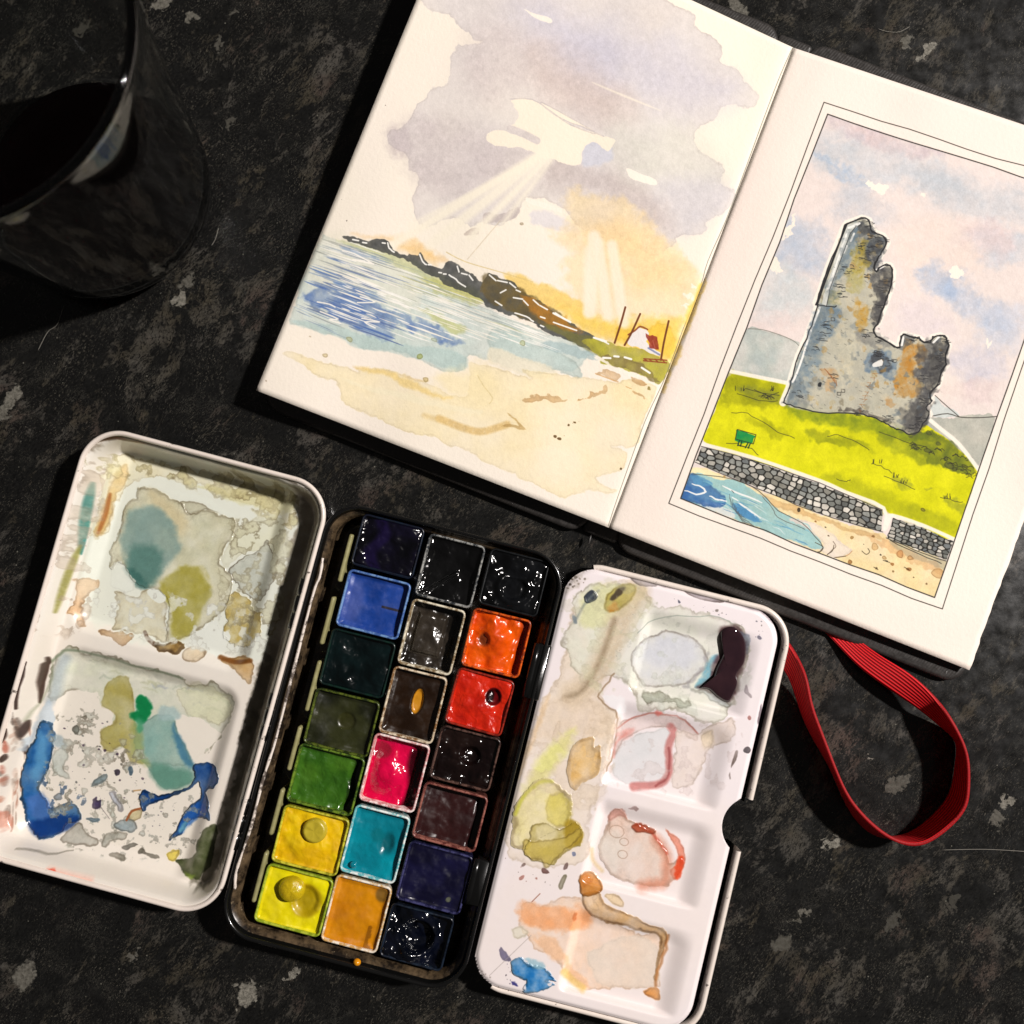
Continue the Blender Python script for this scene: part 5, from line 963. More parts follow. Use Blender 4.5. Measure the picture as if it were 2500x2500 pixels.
lid = LID.root("lid", tin)
def ramp_well(x, y, wells):
    """shallow pools that slope up gently on two sides and end in a crisp step on the other two"""
    z = 0
    for cx, cy, hx, hy, r, dp in wells:
        f = np.minimum(1.0, sstep(hx, hx - 6.5, x - cx)) * sstep(-hx - .4, -hx + 2.6, x - cx) * sstep(hy, hy - 5.5, y - cy) * sstep(-hy - .2, -hy + 1.1, y - cy)
        f = f * sstep(.3, -1.2, sdbox(x, y, cx, cy, hx + .2, hy + .2, r)); z = z - dp * f
    return z
def well_depth(x, y, wells, slope):
    z = 0
    for cx, cy, hx, hy, r, dp in wells: z = z - dp * sstep(slope, 0, sdbox(x, y, cx, cy, hx, hy, r) + slope)
    return z
w1 = LID.loc(*RH((1075, 850))[0]); w2 = LID.loc(*RI((850, 850))[0])
lw = [(w1[0] + .5, w1[1], 23.5, 25.5, 5, 2.6), (w2[0] + .5, w2[1], 23.5, 25.0, 5, 2.6)]
def lidz(x, y):
    d = -sdbox(x, y, 0, 0, 33.8, 58.3, 10.5)
    z = 3.5 + well_depth(x, y, [(a, b, c + 2.2, e + 2.2, r + 1, q) for a, b, c, e, r, q in lw], 4.6)
    return z + 8.2 * (1 - sstep(1.5, 4.6, d)) + .12 * (fbm(x / 14, y / 14, 3) - .5)
V, F = grid_mesh(np.arange(-32.6, 32.7, .5), np.arange(-57.1, 57.2, .5), lidz, lambda x, y: sdbox(x, y, 0, 0, 32.7, 57.2, 9.4))
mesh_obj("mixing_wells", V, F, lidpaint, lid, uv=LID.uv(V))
rim_white = None
def rimmat(name, seed, thr=.62):
    m = NT(name); v = m.coord(1000); a = m.noise(v, .35, 6, .7); f = m.ramp(a, [(thr, G3(0)), (thr + .06, G3(.9))])
    c = m.mix(m.noise(v, .12, 3), lin((232, 222, 214)), lin((214, 200, 188))); c = m.mix(f, c, lin((58, 46, 38)))
    m.set(Base_Color=c, Roughness=.28, Coat_Weight=.3, Normal=m.bump(m.noise(v, .6, 4), .3, .0001)); return m.m
rim_white = rimmat("worn_white_enamel", 1, .615); rim_cream = rimmat("worn_cream_enamel", 2, .50)
V, F = loft(rr_profile(33.8, 58.3, 10.5, [(1.35, 6.5), (1.25, 11.6), (1.05, 12.3), (.6, 12.7), (.1, 12.5), (-.15, 12.0), (-.1, 11.4), (.2, 11.2)], 14)); mesh_obj("rolled_rim", V, F, rim_white, lid)
V, F = loft(rr_profile(33.8, 58.3, 10.5, [(.25, 11.3), (.3, 4), (1.2, 1.2), (3, .1)], 14), True, False, True); mesh_obj("lid_shell", V, F, enamel_black, lid)

# ---- pan tray
tray = TRAY.root("pan_tray", tin)
trayin = NT("stained_tray_enamel"); v = trayin.coord(1000)
c = trayin.mix(trayin.ramp(trayin.noise(v, .22, 6, .7), [(.42, G3(0)), (.62, G3(1))]), lin((28, 22, 17)), lin((92, 76, 56))); c = trayin.mix(trayin.ramp(trayin.noise(v, .5, 5, .7), [(.63, G3(0)), (.7, G3(.8))]), c, lin((150, 132, 104)))
trayin.set(Base_Color=c, Roughness=.25, Coat_Weight=.4, Normal=trayin.bump(trayin.noise(v, .8, 4), .4, .0001)); trayin = trayin.m
V, F = loft(rr_profile(32.6, 58.2, 9.5, [(3, .1), (.9, .8), (.3, 2.5), (.25, 10.8), (-.15, 11.3), (-.1, 11.9), (.3, 12.15), (.8, 11.9), (1.0, 11.0), (1.3, 9.9)], 14), True, True); mesh_obj("tray_shell", V, F, enamel_black, tray)
V, F = loft(rr_profile(32.6, 58.2, 9.5, [(1.25, 10.0), (2.1, 9.4), (2.7, 8.6), (3.0, 4), (3.6, 1.6), (4.6, 1.2)], 14), True, False, True); mesh_obj("tray_lining", V, F, trayin, tray)
# worn enamel line on the left edge of the tray
pts = [TRAY.loc(*p, 12) for p in R3((104, 480), (80, 620), (20, 790)) + R4((345, 100), (290, 280), (240, 440), (170, 720), (90, 960), (62, 1060), (56, 1160))]
V, F = tube([(x + .35, y, 12.0) for x, y in catmull(np.array(pts), 4, False)], [.25 + .22 * random.random() for _ in range(len(catmull(np.array(pts), 4, False)))], 8); mesh_obj("worn_edge", V, F, rim_cream, tray)
# sprung rail that holds the pans: lugs with gaps between them
railm = NT("stained_tinplate"); v = railm.coord(1000)
railm.set(Base_Color=railm.mix(railm.noise(v, .4, 5, .7), lin((96, 92, 46)), lin((176, 170, 126))), Roughness=.35, Normal=railm.bump(railm.noise(v, 1, 4), .4, .0001)); railm = railm.m
for a, b in [(R3((325, 310))[0], R3((238, 655))[0]), (R3((205, 765))[0], R3((98, 1105))[0]), (R3((92, 1225))[0], R3((2, 1590))[0]), (R4((512, 60))[0], R4((430, 355))[0]), (R4((392, 480))[0], R4((312, 790))[0]), (R4((288, 905))[0], R4((190, 1240))[0])]:
    p = np.array(TRAY.loc(*a, 9.5)); q = np.array(TRAY.loc(*b, 9.5)); c2 = (p + q) / 2; hy = abs(p[1] - q[1]) / 2
    V, F = loft([[(x + c2[0], y + c2[1], z) for x, y in rr(.55 - d * .6, hy - d, .5, 4)] for d, z in [(0, 1.2), (0, 10.6), (.25, 10.95), (.6, 11.05)]], True, False, True); mesh_obj("retaining_lug", V, F, railm, tray)
x, y = TRAY.loc(*R3((1090, 310))[0], 9); hx = 11
V, F = loft([[(px_ + x, py_ + y - .3, z) for px_, py_ in rr(hx - d, 1.0 - d, .5, 4)] for d, z in [(0, 4), (0, 8.8), (.3, 9.2)]], True, False, True)
mesh_obj("tray_ledge", V, F, simple("brown_stained_ledge", lin((66, 54, 38)), .35, .4, .3), tray)
x, y = TRAY.loc(*R4((887, 1655))[0], 12)
V, F = lathe([(1.0, 0), (1.0, .4), (.75, .9), (.35, 1.15), (.01, 1.2)], 20); V = np.array(V) * (1, .9, 1) + (x, y, 11.6); mesh_obj("paint_drop", V, F, simple("ochre_drop", lin((214, 140, 20)), .2, .2), tray)
# hinges on both long sides
def hinge(x, y0, y1, z=11.2, r=1.25):
    n = 3; 
    for k in range(n):
        a = y0 + (y1 - y0) * k / n + .25; b = y0 + (y1 - y0) * (k + 1) / n - .25
        V, F = tube([(x, a, z), (x, (a + b) / 2, z), (x, b, z)], r, 14); mesh_obj("hinge_knuckle", V, F, enamel_black, tray)
hinge(-33.9, 22, 36); hinge(-33.9, -37, -23); hinge(-33.9, -8, 5)

# ---- half pans
WHITE_P = (206, 200, 190)
def panmat(name, rimc, stain):
    m = NT(name); v = m.coord(1000); f = m.ramp(m.noise(v, .6, 7, .75), [(.45, G3(0)), (.56, G3(1))])
    m.set(Base_Color=m.mix(f, lin(rimc), lin(stain)), Roughness=.3, Specular_IOR_Level=.5, Normal=m.bump(m.noise(v, .9, 4), .3, .0001)); return m.m
PANS = [ # corners TL TR BR BL, label, paint colour a, b, rim, stain, level, relief, seed, gloss, overflow
 (R3((400, 150), (850, 270), (770, 640), (320, 530)), "indigo violet pan at the top of the left column", (8, 8, 16), (22, 18, 44), (16, 26, 40), (16, 18, 30), 8.8, 1.0, .12, 1),
 (R3((290, 560), (760, 665), (655, 1085), (215, 970)), "bright blue pan with pale blue rim below the violet pan", (16, 56, 136), (36, 72, 158), (110, 144, 188), (60, 90, 150), 7.6, .45, .3, 0),
 (R3((172, 985), (650, 1100), (545, 1510), (92, 1395)), "blackish green pan between the blue pan and the olive pan", (6, 20, 22), (14, 38, 40), (10, 36, 28), (8, 22, 22), 8.6, .8, .14, 1),
 (R3((60, 1420), (540, 1530), (430, 1935), (-30, 1830)), "dull olive green pan with a faint round mark in it", (40, 44, 24), (74, 78, 40), (84, 96, 30), (30, 40, 16), 7.8, .4, .25, 0),
 (R4((505, 165), (945, 290), (850, 668), (405, 575)), "leaf green pan above the two yellow pans", (50, 96, 22), (70, 116, 30), (104, 130, 40), (40, 62, 20), 7.2, .8, .2, 0),
 (R4((400, 590), (840, 690), (752, 1080), (302, 975)), "warm yellow pan with a flat round button in it", (250, 214, 8), (240, 190, 8), (196, 190, 60), (130, 130, 30), 8.2, .9, .3, 1),
 (R4((285, 985), (740, 1100), (625, 1500), (192, 1365)), "lemon yellow pan with an amber blob at the bottom of the left column", (250, 236, 8), (236, 218, 10), (170, 180, 60), (120, 140, 30), 8.2, .7, .3, 1),
 (R3((885, 300), (1300, 400), (1185, 855), (778, 748)), "black pan at the top of the middle column", (14, 14, 15), (26, 26, 27), (150, 150, 146), (40, 44, 48), 7.2, .9, .10, 0),
 (R3((765, 772), (1160, 870), (1035, 1340), (645, 1245)), "worn sepia pan with a wrinkled grey brown cake", (38, 32, 26), (78, 68, 58), (220, 212, 190), (120, 100, 70), 6.0, 1.1, .2, 0),
 (R3((630, 1268), (1030, 1350), (900, 1840), (508, 1742)), "brown pan with an ochre oval hollow in its middle", (46, 26, 12), (64, 40, 22), (214, 200, 176), (120, 86, 50), 7.3, .35, .25, 0),
 (R4((1008, 102), (1385, 200), (1270, 655), (895, 558)), "magenta pink pan with glossy highlights", (232, 6, 74), (206, 4, 58), (236, 222, 218), (190, 120, 120), 6.4, .8, .12, 0),
 (R4((878, 588), (1255, 680), (1135, 1135), (765, 1035)), "turquoise pan with a small bubble near its corner", (4, 150, 168), (6, 128, 146), (228, 230, 226), (90, 170, 176), 7.8, .55, .18, 0),
 (R4((742, 1060), (1130, 1150), (1015, 1605), (645, 1502)), "yellow ochre pan at the bottom of the middle column", (224, 146, 10), (204, 126, 10), (230, 222, 208), (190, 150, 90), 8.0, .5, .28, 0),
 (R3((1345, 405), (1765, 510), (1665, 915), (1228, 812)), "black pan with brushed streaks at the top of the right column", (10, 11, 13), (26, 28, 32), (20, 22, 24), (10, 12, 14), 8.8, 1.0, .10, 1),
 (R3((1205, 852), (1640, 925), (1530, 1365), (1112, 1255)), "orange pan with a domed lump", (246, 96, 6), (226, 74, 6), (214, 90, 20), (120, 46, 20), 8.0, 1.5, .22, 1),
 (R3((1105, 1268), (1500, 1382), (1412, 1800), (988, 1660)), "scarlet pan with a dark round hole", (222, 42, 16), (196, 28, 14), (150, 40, 24), (90, 24, 16), 8.6, 1.0, .2, 1),
 (R4((1462, 55), (1865, 150), (1775, 515), (1368, 405)), "near black brown pan between the scarlet and maroon pans", (26, 12, 12), (44, 26, 22), (90, 66, 58), (30, 16, 14), 8.4, 1.4, .12, 1),
 (R4((1348, 432), (1780, 545), (1675, 925), (1252, 805)), "dull maroon pan with a pinkish rim", (62, 24, 26), (78, 36, 36), (150, 96, 84), (90, 44, 40), 6.9, .6, .3, 0),
 (R4((1242, 832), (1682, 945), (1572, 1350), (1148, 1218)), "dark indigo pan with a tiny grey spot", (20, 18, 58), (32, 30, 82), (60, 60, 100), (20, 20, 50), 8.6, .6, .25, 1),
 (R4((1122, 1245), (1560, 1368), (1440, 1725), (1038, 1605)), "blue black pan with a round hollow at the bottom of the right column", (8, 12, 24), (16, 22, 44), (24, 34, 48), (10, 14, 24), 8.4, 1.6, .10, 1)]
PO = {}
for i, (q, lab, ca1, cb1, rimc, stain, lev, relief, rough, over) in enumerate(PANS):
    W = np.array([at(a, b, 10.6) for a, b in q]); c = W.mean(0)
    hx = (np.hypot(*(W[1] - W[0])) + np.hypot(*(W[2] - W[3]))) / 4 + .05; hy = (np.hypot(*(W[0] - W[3])) + np.hypot(*(W[1] - W[2]))) / 4 + .05
    v1 = W[1] - W[0] + W[2] - W[3]; an = (math.atan2(v1[1], v1[0]) + R(-14.3) * 2) / 3
    pan = empty("paint_pan", c[0], c[1], 1.4, an); tag(pan, lab, "paint pan", "paint pans in the middle tray of the tin")
    pm = panmat("pan_plastic", rimc, stain)
    V, F = loft(rr_profile(hx, hy, 1.5, [(1.2, 0), (.35, .3), (.12, 8.4), (0, 9.0), (.1, 9.25), (.32, 9.36), (.55, 9.25), (.65, 9.0), (.8, 4)], 5), True, True); mesh_obj("pan_cup", V, F, pm, pan)
    m = NT("dried_watercolour"); v = m.coord(1000)
    vc = m.n('ShaderNodeVertexColor', layer_name="Col"); n5 = m.noise(v, .9, 5, .6)
    m.set(Base_Color=m.mix(n5, m.mix(1.0, vc.outputs[0], (.8, .8, .8, 1), 'MULTIPLY'), vc.outputs[0]), Roughness=m.ramp(m.noise(v, .35, 4), [(.35, G3(rough * .7)), (.65, G3(min(1, rough * 1.8)))]), Specular_IOR_Level=.5, Coat_Weight=.28 if rough < .22 else .15)
    m.p.inputs['Coat Roughness'].default_value = .13
    m.set(Normal=m.bump(m.noise(v, .24 if max(ca1) < 40 else .42, 2.2, .5, .6), .6 if rough < .22 else .35, .0009 if max(ca1) < 40 else .0007 if relief > .7 else .0003))
    ins = .25 if over else .6
    dark = max(ca1) < 70; relief = relief * (1.5 if dark else 1.1)
    N = 64; X, Y = np.meshgrid(np.linspace(-1, 1, N), np.linspace(-1, 1, N))
    xx = X * np.sqrt(1 - .05 * Y ** 2) * (hx - ins); yy = Y * np.sqrt(1 - .05 * X ** 2) * (hy - ins)
    sd_ = i * 7 + 100; e = np.maximum(np.abs(X), np.abs(Y))
    Z = lev + relief * (fbm((xx + 50) / 7, (yy + 50) / 7, sd_, 3) - .5) * 2 + relief * .22 * (fbm((xx + 50) / 2, (yy + 50) / 2, sd_ + 3, 3) - .5) * 2
    if not over: Z = np.minimum(Z, 8.9); Z = Z + .5 * sstep(.82, 1, e) 
    else: Z = Z - .6 * sstep(.9, 1, e); Z = np.where(e > .93, np.maximum(Z, 9.1 if over else 0) * .5 + Z * .5, Z)
    Z = np.minimum(Z, 10.2)
    t = np.clip((fbm((xx + 50) / 5, (yy + 50) / 5, sd_ + 9, 4) - .5) * 3 + .5, 0, 1)
    col = np.array(ca1)[None, None] * (1 - t[..., None]) + np.array(cb1)[None, None] * t[..., None]
    def ell(u, v_, ru, rv): return np.hypot((X - u) / ru, (Y - v_) / rv)
    def paint(mask, c_): 
        global col
        col = col * (1 - mask[..., None]) + np.array(c_)[None, None] * mask[..., None]
    if i == 0: paint(sstep(.32, .1, np.abs(X + .35 - .15 * np.sin(Y * 4))) * .7, (44, 28, 96))
    if i == 1: Z += .3 * sstep(1, 0, ell(-.5, -.3, .8, .8)); paint(sstep(1, .6, ell(-.75, -.1, .5, 1)) * .5, (96, 104, 172)); paint(((np.abs(Y + .02) < .045) & (X > .25)) * .8, (52, 34, 40))
    if i == 3: paint(sstep(1, .85, ell(.12, .08, .32, .36)) * .55, (84, 84, 30)); Z -= .35 * sstep(1, .7, ell(.12, .08, .32, .36)); paint(sstep(1, .2, ell(-.6, 0, .6, 1)) * .35, (96, 96, 78))
    if i == 4: paint(sstep(.6, 1, X) * .8, (20, 34, 12)); Z -= 1.5 * sstep(.65, .95, X + .1 * np.sin(Y * 5))
    if i == 5: paint(sstep(.55, .9, e) * t * .4, (210, 160, 6)); Z += .9 * sstep(1, .2, ell(-.05, -.15, .8, .8))
    if i == 6: paint(sstep(1.1, .85, ell(.35, .05, .5, .62)) * .75, (176, 146, 10)); Z -= .9 * sstep(1, .6, ell(.32, .05, .45, .6))
    if i == 8: Z += 1.3 * sstep(1, .75, np.maximum(np.abs(X + .15) / .62, np.abs(Y - .05) / .72)); paint(sstep(1.05, .8, np.maximum(np.abs(X + .15) / .62, np.abs(Y - .05) / .72)) * .6, (92, 82, 70))
    if i == 9: paint(sstep(1.05, .92, ell(.12, .12, .20, .40)), (208, 142, 30)); Z -= .9 * sstep(1, .6, ell(.12, .12, .26, .46))
    if i == 10: Z += 1.5 * sstep(.9, .2, ell(-.3, -.1, .9, .9)); paint(sstep(.35, .6, X + .12 * np.sin(Y * 3)) * .92, (66, 8, 18)); Z -= 1.6 * sstep(.4, .75, X); paint(sstep(.72, .92, Y) * .7, (206, 20, 80)); paint(sstep(1, .7, ell(-.75, .55, .5, .3)) * .8, (150, 30, 50))
    if i == 11: Z -= .8 * sstep(1, .3, ell(.4, .05, .35, .45)); paint(sstep(1, .2, ell(.4, .05, .4, .5)) * .7, (8, 84, 92)); paint(sstep(1, .5, ell(.0, .25, .3, .3)) * .4, (8, 96, 100))
    if i == 12: paint(((X > .55) & (Y < .5)) * (t > .5) * .7, (140, 84, 10)); paint(sstep(1, .6, ell(.75, .75, .3, .3)) * .8, (120, 90, 40))
    if i == 14: Z += 1.7 * sstep(1, .2, ell(-.1, .05, .75, .75)) - .8 * sstep(1, .5, ell(-.45, .0, .25, .3)); paint(sstep(1, .5, ell(-.45, .0, .25, .3)) * .7, (110, 60, 40)); paint(sstep(.62, .8, X) * .8, (150, 46, 8)); Z -= 1.2 * sstep(.6, .85, X)
    if i == 15: Z -= 1.0 * sstep(1, .5, ell(.42, .3, .3, .34)); paint(sstep(1.05, .9, ell(.42, .3, .3, .34)), (104, 8, 12)); paint(sstep(1.1, .6, ell(.3, .28, .16, .26)), (44, 6, 8))
    if i == 16: Z -= 1.4 * sstep(1, .5, ell(.15, .1, .4, .4)); 
    if i == 17: Z -= .8 * sstep(.7, .85, X); paint(sstep(.72, .82, X) * .8, (20, 10, 12))
    if i == 18: paint(sstep(1, .6, ell(.58, -.62, .1, .12)), (96, 100, 84))
    if i == 19: Z -= 2.4 * sstep(1.05, .75, ell(.0, .0, .55, .62)); Z += .8 * sstep(.35, 0, np.abs(ell(0, 0, .62, .7) - 1))
    if i == 13: Z += .9 * sstep(.4, 0, np.abs(ell(.05, -.2, .5, .5) - 1)) * (Y < .2)
    if i == 7: Z += .8 * sstep(.16, 0, np.abs(Y + X * -.9 + .25)) * (X < .3)
    V = np.stack([xx, yy, np.minimum(Z, 10.6)], -1).reshape(-1, 3); a = (np.arange(N - 1)[:, None] * N + np.arange(N - 1)[None]).ravel()
    o = mesh_obj("paint_cake", V, np.stack([a, a + 1, a + 1 + N, a + N], 1), m.m, pan)
    ac = o.data.color_attributes.new("Col", 'FLOAT_COLOR', 'POINT'); cl = np.clip(col / 255, 0, 1); cl = np.where(cl.max(-1, keepdims=True) < .35, cl * .62, cl * .94); cl = np.where(cl < .04045, cl / 12.92, ((cl + .055) / 1.055) ** 2.4)
    ac.data.foreach_set("color", np.concatenate([cl, np.ones((N, N, 1))], -1).astype(np.float32).ravel()); PO[i] = (pan, c, an)
def panlump(i, F_, p, prof, mat, sx=1, sy=1, name="paint_lump", rz=0, z=8.0):
    pan, c, an = PO[i]; x, y = at(*F_(p)[0], 11); x -= c[0]; y -= c[1]; lx = x * math.cos(an) + y * math.sin(an); ly = -x * math.sin(an) + y * math.cos(an)
    V, F = lathe(prof, 32); V = np.array(V) * (sx, sy, 1); V[:, 2] += .12 * (fbm(V[:, 0] + 9, V[:, 1] + 9, i, 3) - .5) * 4 * (V[:, 2] > .3)
    V += (lx, ly, z); mesh_obj(name, V, F, mat, pan)
olv = simple("olive_yellow_paint", lin((176, 158, 44)), .3, .2, .8, coat=.3); amb = simple("amber_paint", lin((186, 160, 20)), .14, .35, .5, .0003, coat=.6)
panlump(5, R4, (600, 770), [(3.3, 0), (3.2, 1.3), (2.9, 1.9), (2.5, 2.15), (2.2, 2.1), (.01, 2.1)], olv)
panlump(6, R4, (445, 1165), [(3.3, 0), (3.3, 1.2), (3.0, 2.0), (2.3, 2.6), (1.3, 2.85), (.01, 2.9)], amb, sx=1.05)
panlump(11, R4, (860, 1005), [(.95, 0), (.95, .3), (.8, .7), (.45, .95), (.01, 1.0)], simple("turquoise_bubble", lin((10, 118, 134)), .1, .2, coat=.6), name="paint_bubble", z=8.2)

# ---- mixing flap
C = FLAP.canvas((238, 229, 230))
C.wash(RJ((300, 100), (1700, 350), (1400, 1932), (-300, 1932)), (240, 230, 232), .8, soft=8, var=.6, vs=14)
C.wash(RK((900, 300), (1850, 300), (1500, 1794), (100, 1700), (300, 900)), (240, 228, 224), .8, soft=8, var=.5, vs=14)
C.wash(RJ((330, 590), (400, 300), (560, 190), (780, 210), (850, 300), (800, 400), (720, 560), (600, 650), (550, 880), (600, 960), (658, 1010), (655, 1090), (640, 1260), (560, 1400), (545, 1520), (490, 1700), (430, 1932), (0, 1932), (-30, 1500), (90, 1200), (200, 940), (290, 760)), (232, 216, 196), .9, soft=.6, edge=.12, ew=.8, warp=1., ws=4, var=.3, vs=5, col2=(236, 222, 206))
C.wash(RJ((420, 260), (560, 190), (760, 210), (880, 310), (1100, 345), (1240, 400), (1400, 440), (1500, 560), (1490, 640), (1440, 800), (1370, 980), (1200, 1080), (1000, 980), (820, 985), (740, 880), (640, 760), (500, 830), (380, 700), (330, 560), (370, 400)), (222, 224, 208), .85, soft=.5, edge=.22, ew=.7, warp=1., ws=4, var=.35, vs=4)
C.wash(RJ((500, 220), (760, 210), (830, 280), (640, 420), (440, 460), (420, 320)), (212, 212, 150), .6, soft=2.5, warp=1)
C.stroke(RJ((780, 250), (700, 380), (620, 560), (560, 700), (480, 830), (380, 900)), 6.5, (206, 186, 158), .75, soft=3, gran=.5); C.stroke(RJ((640, 420), (590, 580), (520, 740), (430, 870), (330, 910)), 1.4, (150, 130, 104), .7, soft=1.2, gran=.5)
C.wash(RJ((180, 960), (400, 900), (600, 960), (655, 1080), (600, 1180), (350, 1150), (150, 1180)), (222, 200, 174), .7, soft=3, warp=1, var=.4)
C.flecks(RJ((620, 420), (780, 330), (760, 480), (560, 860), (480, 980), (440, 900)), 90, .05, .2, [(110, 96, 80), (130, 110, 80), (90, 80, 76)], .7)
C.flecks(RJ((200, 900), (600, 960), (640, 1200), (200, 1200)), 60, .04, .14, [(150, 130, 110), (130, 110, 90)], .6)
C.wash(RJ((60, 1500), (120, 1360), (260, 1180), (380, 1110), (340, 1220), (220, 1400), (140, 1500)), (224, 222, 130), .8, soft=3, warp=.8)
C.wash(RJ((450, 280), (500, 232), (535, 265), (520, 300), (470, 320)), (44, 52, 64), .95, soft=.4, warp=.3, h=.6)
C.stroke(RJ((540, 240), (470, 300), (420, 380), (390, 440)), .6, (110, 120, 120), .6, soft=.6); C.wash(RJ((375, 385), (410, 410), (415, 450), (385, 440)), (120, 132, 140), .8, soft=.5)
C.wash(RJ((580, 340), (600, 270), (660, 215), (720, 200), (780, 220), (740, 300), (660, 360), (600, 372)), (176, 160, 66), .9, soft=.7, warp=.3, edge=.25); C.wash(RJ((610, 280), (670, 220), (710, 225), (680, 270), (620, 300)), (66, 54, 44), .9, soft=.8, warp=.4); C.wash(RJ((585, 335), (640, 310), (660, 350), (600, 368)), (190, 130, 50), .8, soft=.9)
C.wash(RJ((740, 690), (750, 610), (830, 535), (910, 515), (965, 488), (1080, 515), (1170, 555), (1228, 640), (1240, 720), (1150, 790), (1080, 840), (850, 855), (780, 790)), (214, 216, 220), .95, soft=.3, edge=.28, ew=.6, warp=.35, var=.2, vs=3, col2=(222, 222, 222))
C.wash(RJ((830, 620), (1000, 520), (1160, 600), (1100, 720), (900, 720)), (204, 206, 216), .6, soft=3)
C.stroke(RJ((1225, 640), (1210, 720), (1180, 760), (1130, 820), (1090, 845)), .9, (150, 146, 150), .6, soft=.6, wob=.5)
C.stroke(RJ((790, 500), (900, 420), (1100, 395), (1300, 410), (1420, 470)), .3, (150, 160, 150), .6, wob=.3)
C.wash(RJ((1240, 665), (1300, 660), (1270, 830), (1160, 850), (1190, 790)), (110, 170, 190), .85, soft=1.0); C.wash(RJ((1280, 640), (1330, 680), (1300, 850), (1240, 850), (1260, 760)), (90, 60, 70), .8, soft=1.2)
C.wash(RJ((1290, 490), (1350, 455), (1420, 470), (1475, 560), (1470, 700), (1425, 780), (1420, 850), (1375, 950), (1290, 925), (1230, 870), (1150, 850), (1230, 800), (1265, 720), (1310, 620)), (84, 60, 60), .9, soft=1.3, warp=.4)
C.wash(RJ((1420, 480), (1490, 520), (1490, 600), (1465, 640), (1460, 560)), (120, 140, 170), .7, soft=.5, edge=.2); C.wash(RJ((1130, 850), (1280, 890), (1370, 940), (1350, 970), (1230, 920)), (186, 196, 196), .8, soft=.8, edge=.3, warp=.6)
C.wash(RJ((820, 860), (900, 880), (1110, 930), (1100, 960), (1050, 970), (980, 930), (900, 930), (840, 960)), (150, 156, 136), .8, soft=.7, edge=.3, warp=.7, ws=2)
C.wash(RJ((570, 910), (640, 890), (700, 920), (730, 990), (700, 1010), (620, 960)), (240, 236, 238), .95, soft=.4, warp=.6)
C.stroke(RJ((640, 755), (590, 830), (545, 880), (560, 930), (610, 970), (650, 1000), (660, 1080), (640, 1260), (590, 1370)), .45, (150, 124, 96), .8, soft=.3, wob=.3)
C.wash(RJ((640, 1285), (700, 1200), (800, 1135), (970, 1115), (1000, 1200), (985, 1400), (900, 1472), (740, 1475), (640, 1400)), (220, 220, 222), .9, soft=.6, edge=.06, var=.2)
C.wash(RJ((655, 1110), (820, 1012), (930, 1008), (1060, 1040), (1120, 1085), (1175, 1148), (1150, 1200), (1020, 1110), (820, 1120), (690, 1200), (640, 1280)), (226, 204, 200), .8, soft=.5, edge=.22, warp=.4, var=.3)
C.wash(RJ((655, 1130), (760, 1105), (740, 1150), (670, 1170)), (226, 150, 140), .6, soft=1.2)
C.stroke(RJ((995, 1095), (1018, 1140), (985, 1230), (990, 1330), (975, 1420), (905, 1465), (760, 1472)), 2.0, (196, 124, 120), .85, soft=.7, wob=.15); C.stroke(RJ((985, 1230), (990, 1330), (975, 1420), (905, 1470)), .6, (150, 70, 70), .7, soft=.4, wob=.15)
C.stroke(RJ((655, 1110), (740, 1055), (860, 1010), (1000, 1020), (1070, 1045), (1110, 1080), (1170, 1145)), .4, (190, 120, 110), .8, soft=.3, wob=.2); C.wash(RJ((900, 985), (950, 1000), (940, 1020), (910, 1010)), (220, 110, 100), .7, soft=.6)
C.stroke(RJ((640, 1290), (655, 1200), (720, 1140)), .6, (214, 140, 130), .6, soft=.6)
C.wash(RJ((1170, 1148), (1230, 1105), (1390, 1050), (1385, 1150), (1260, 1240), (1200, 1330), (1150, 1450), (1110, 1480), (1010, 1478), (1020, 1200), (1040, 1120)), (232, 216, 206), .85, soft=.5, edge=.16, warp=.7, var=.3, vs=3)
C.wash(RJ((1180, 1150), (1260, 1120), (1270, 1190), (1210, 1230)), (226, 206, 170), .7, soft=1.2, edge=.2)
C.wash(RJ((345, 1275), (400, 1190), (503, 1152), (512, 1222), (556, 1212), (545, 1345), (530, 1392), (430, 1452), (398, 1492), (352, 1435)), (222, 172, 92), .85, soft=.35, edge=.25, ew=.9, warp=.35, var=.2, vs=3, col2=(230, 186, 112), h=.5)
C.wash(RJ((0, 1835), (10, 1640), (60, 1520), (170, 1432), (260, 1430), (352, 1520), (368, 1610), (350, 1700), (200, 1760), (110, 1850)), (232, 220, 160), .95, soft=.3, edge=.25, ew=1.1, warp=.5, var=.2, vs=4, h=.5)
C.wash(RJ((220, 1540), (300, 1490), (362, 1590), (350, 1700), (240, 1690), (200, 1620)), (214, 198, 84), .8, soft=1., edge=.15, warp=.6)
C.stroke(RJ((20, 1640), (70, 1530), (170, 1440), (250, 1435)), .9, (206, 206, 70), .7, soft=.7)
C.wash(RJ((130, 1700), (200, 1690), (300, 1730), (400, 1680), (442, 1745), (420, 1830), (362, 1862), (300, 1900), (240, 1960), (80, 1905), (100, 1790)), (196, 180, 100), .95, soft=.3, edge=.25, warp=.5, var=.25, vs=3, h=.5)
C.wash(RJ((330, 1700), (410, 1690), (440, 1750), (410, 1830), (330, 1850)), (160, 132, 34), .85, soft=1.2, warp=.4); C.wash(RJ((160, 1720), (260, 1710), (280, 1790), (180, 1840)), (222, 210, 166), .8, soft=1.2)
C.wash(RK((500, 540), (620, 560), (800, 500), (880, 480), (870, 560), (790, 600), (700, 690), (640, 745), (600, 690), (500, 660)), (200, 178, 84), .8, soft=.5, edge=.3, warp=.5, var=.3, h=.3)
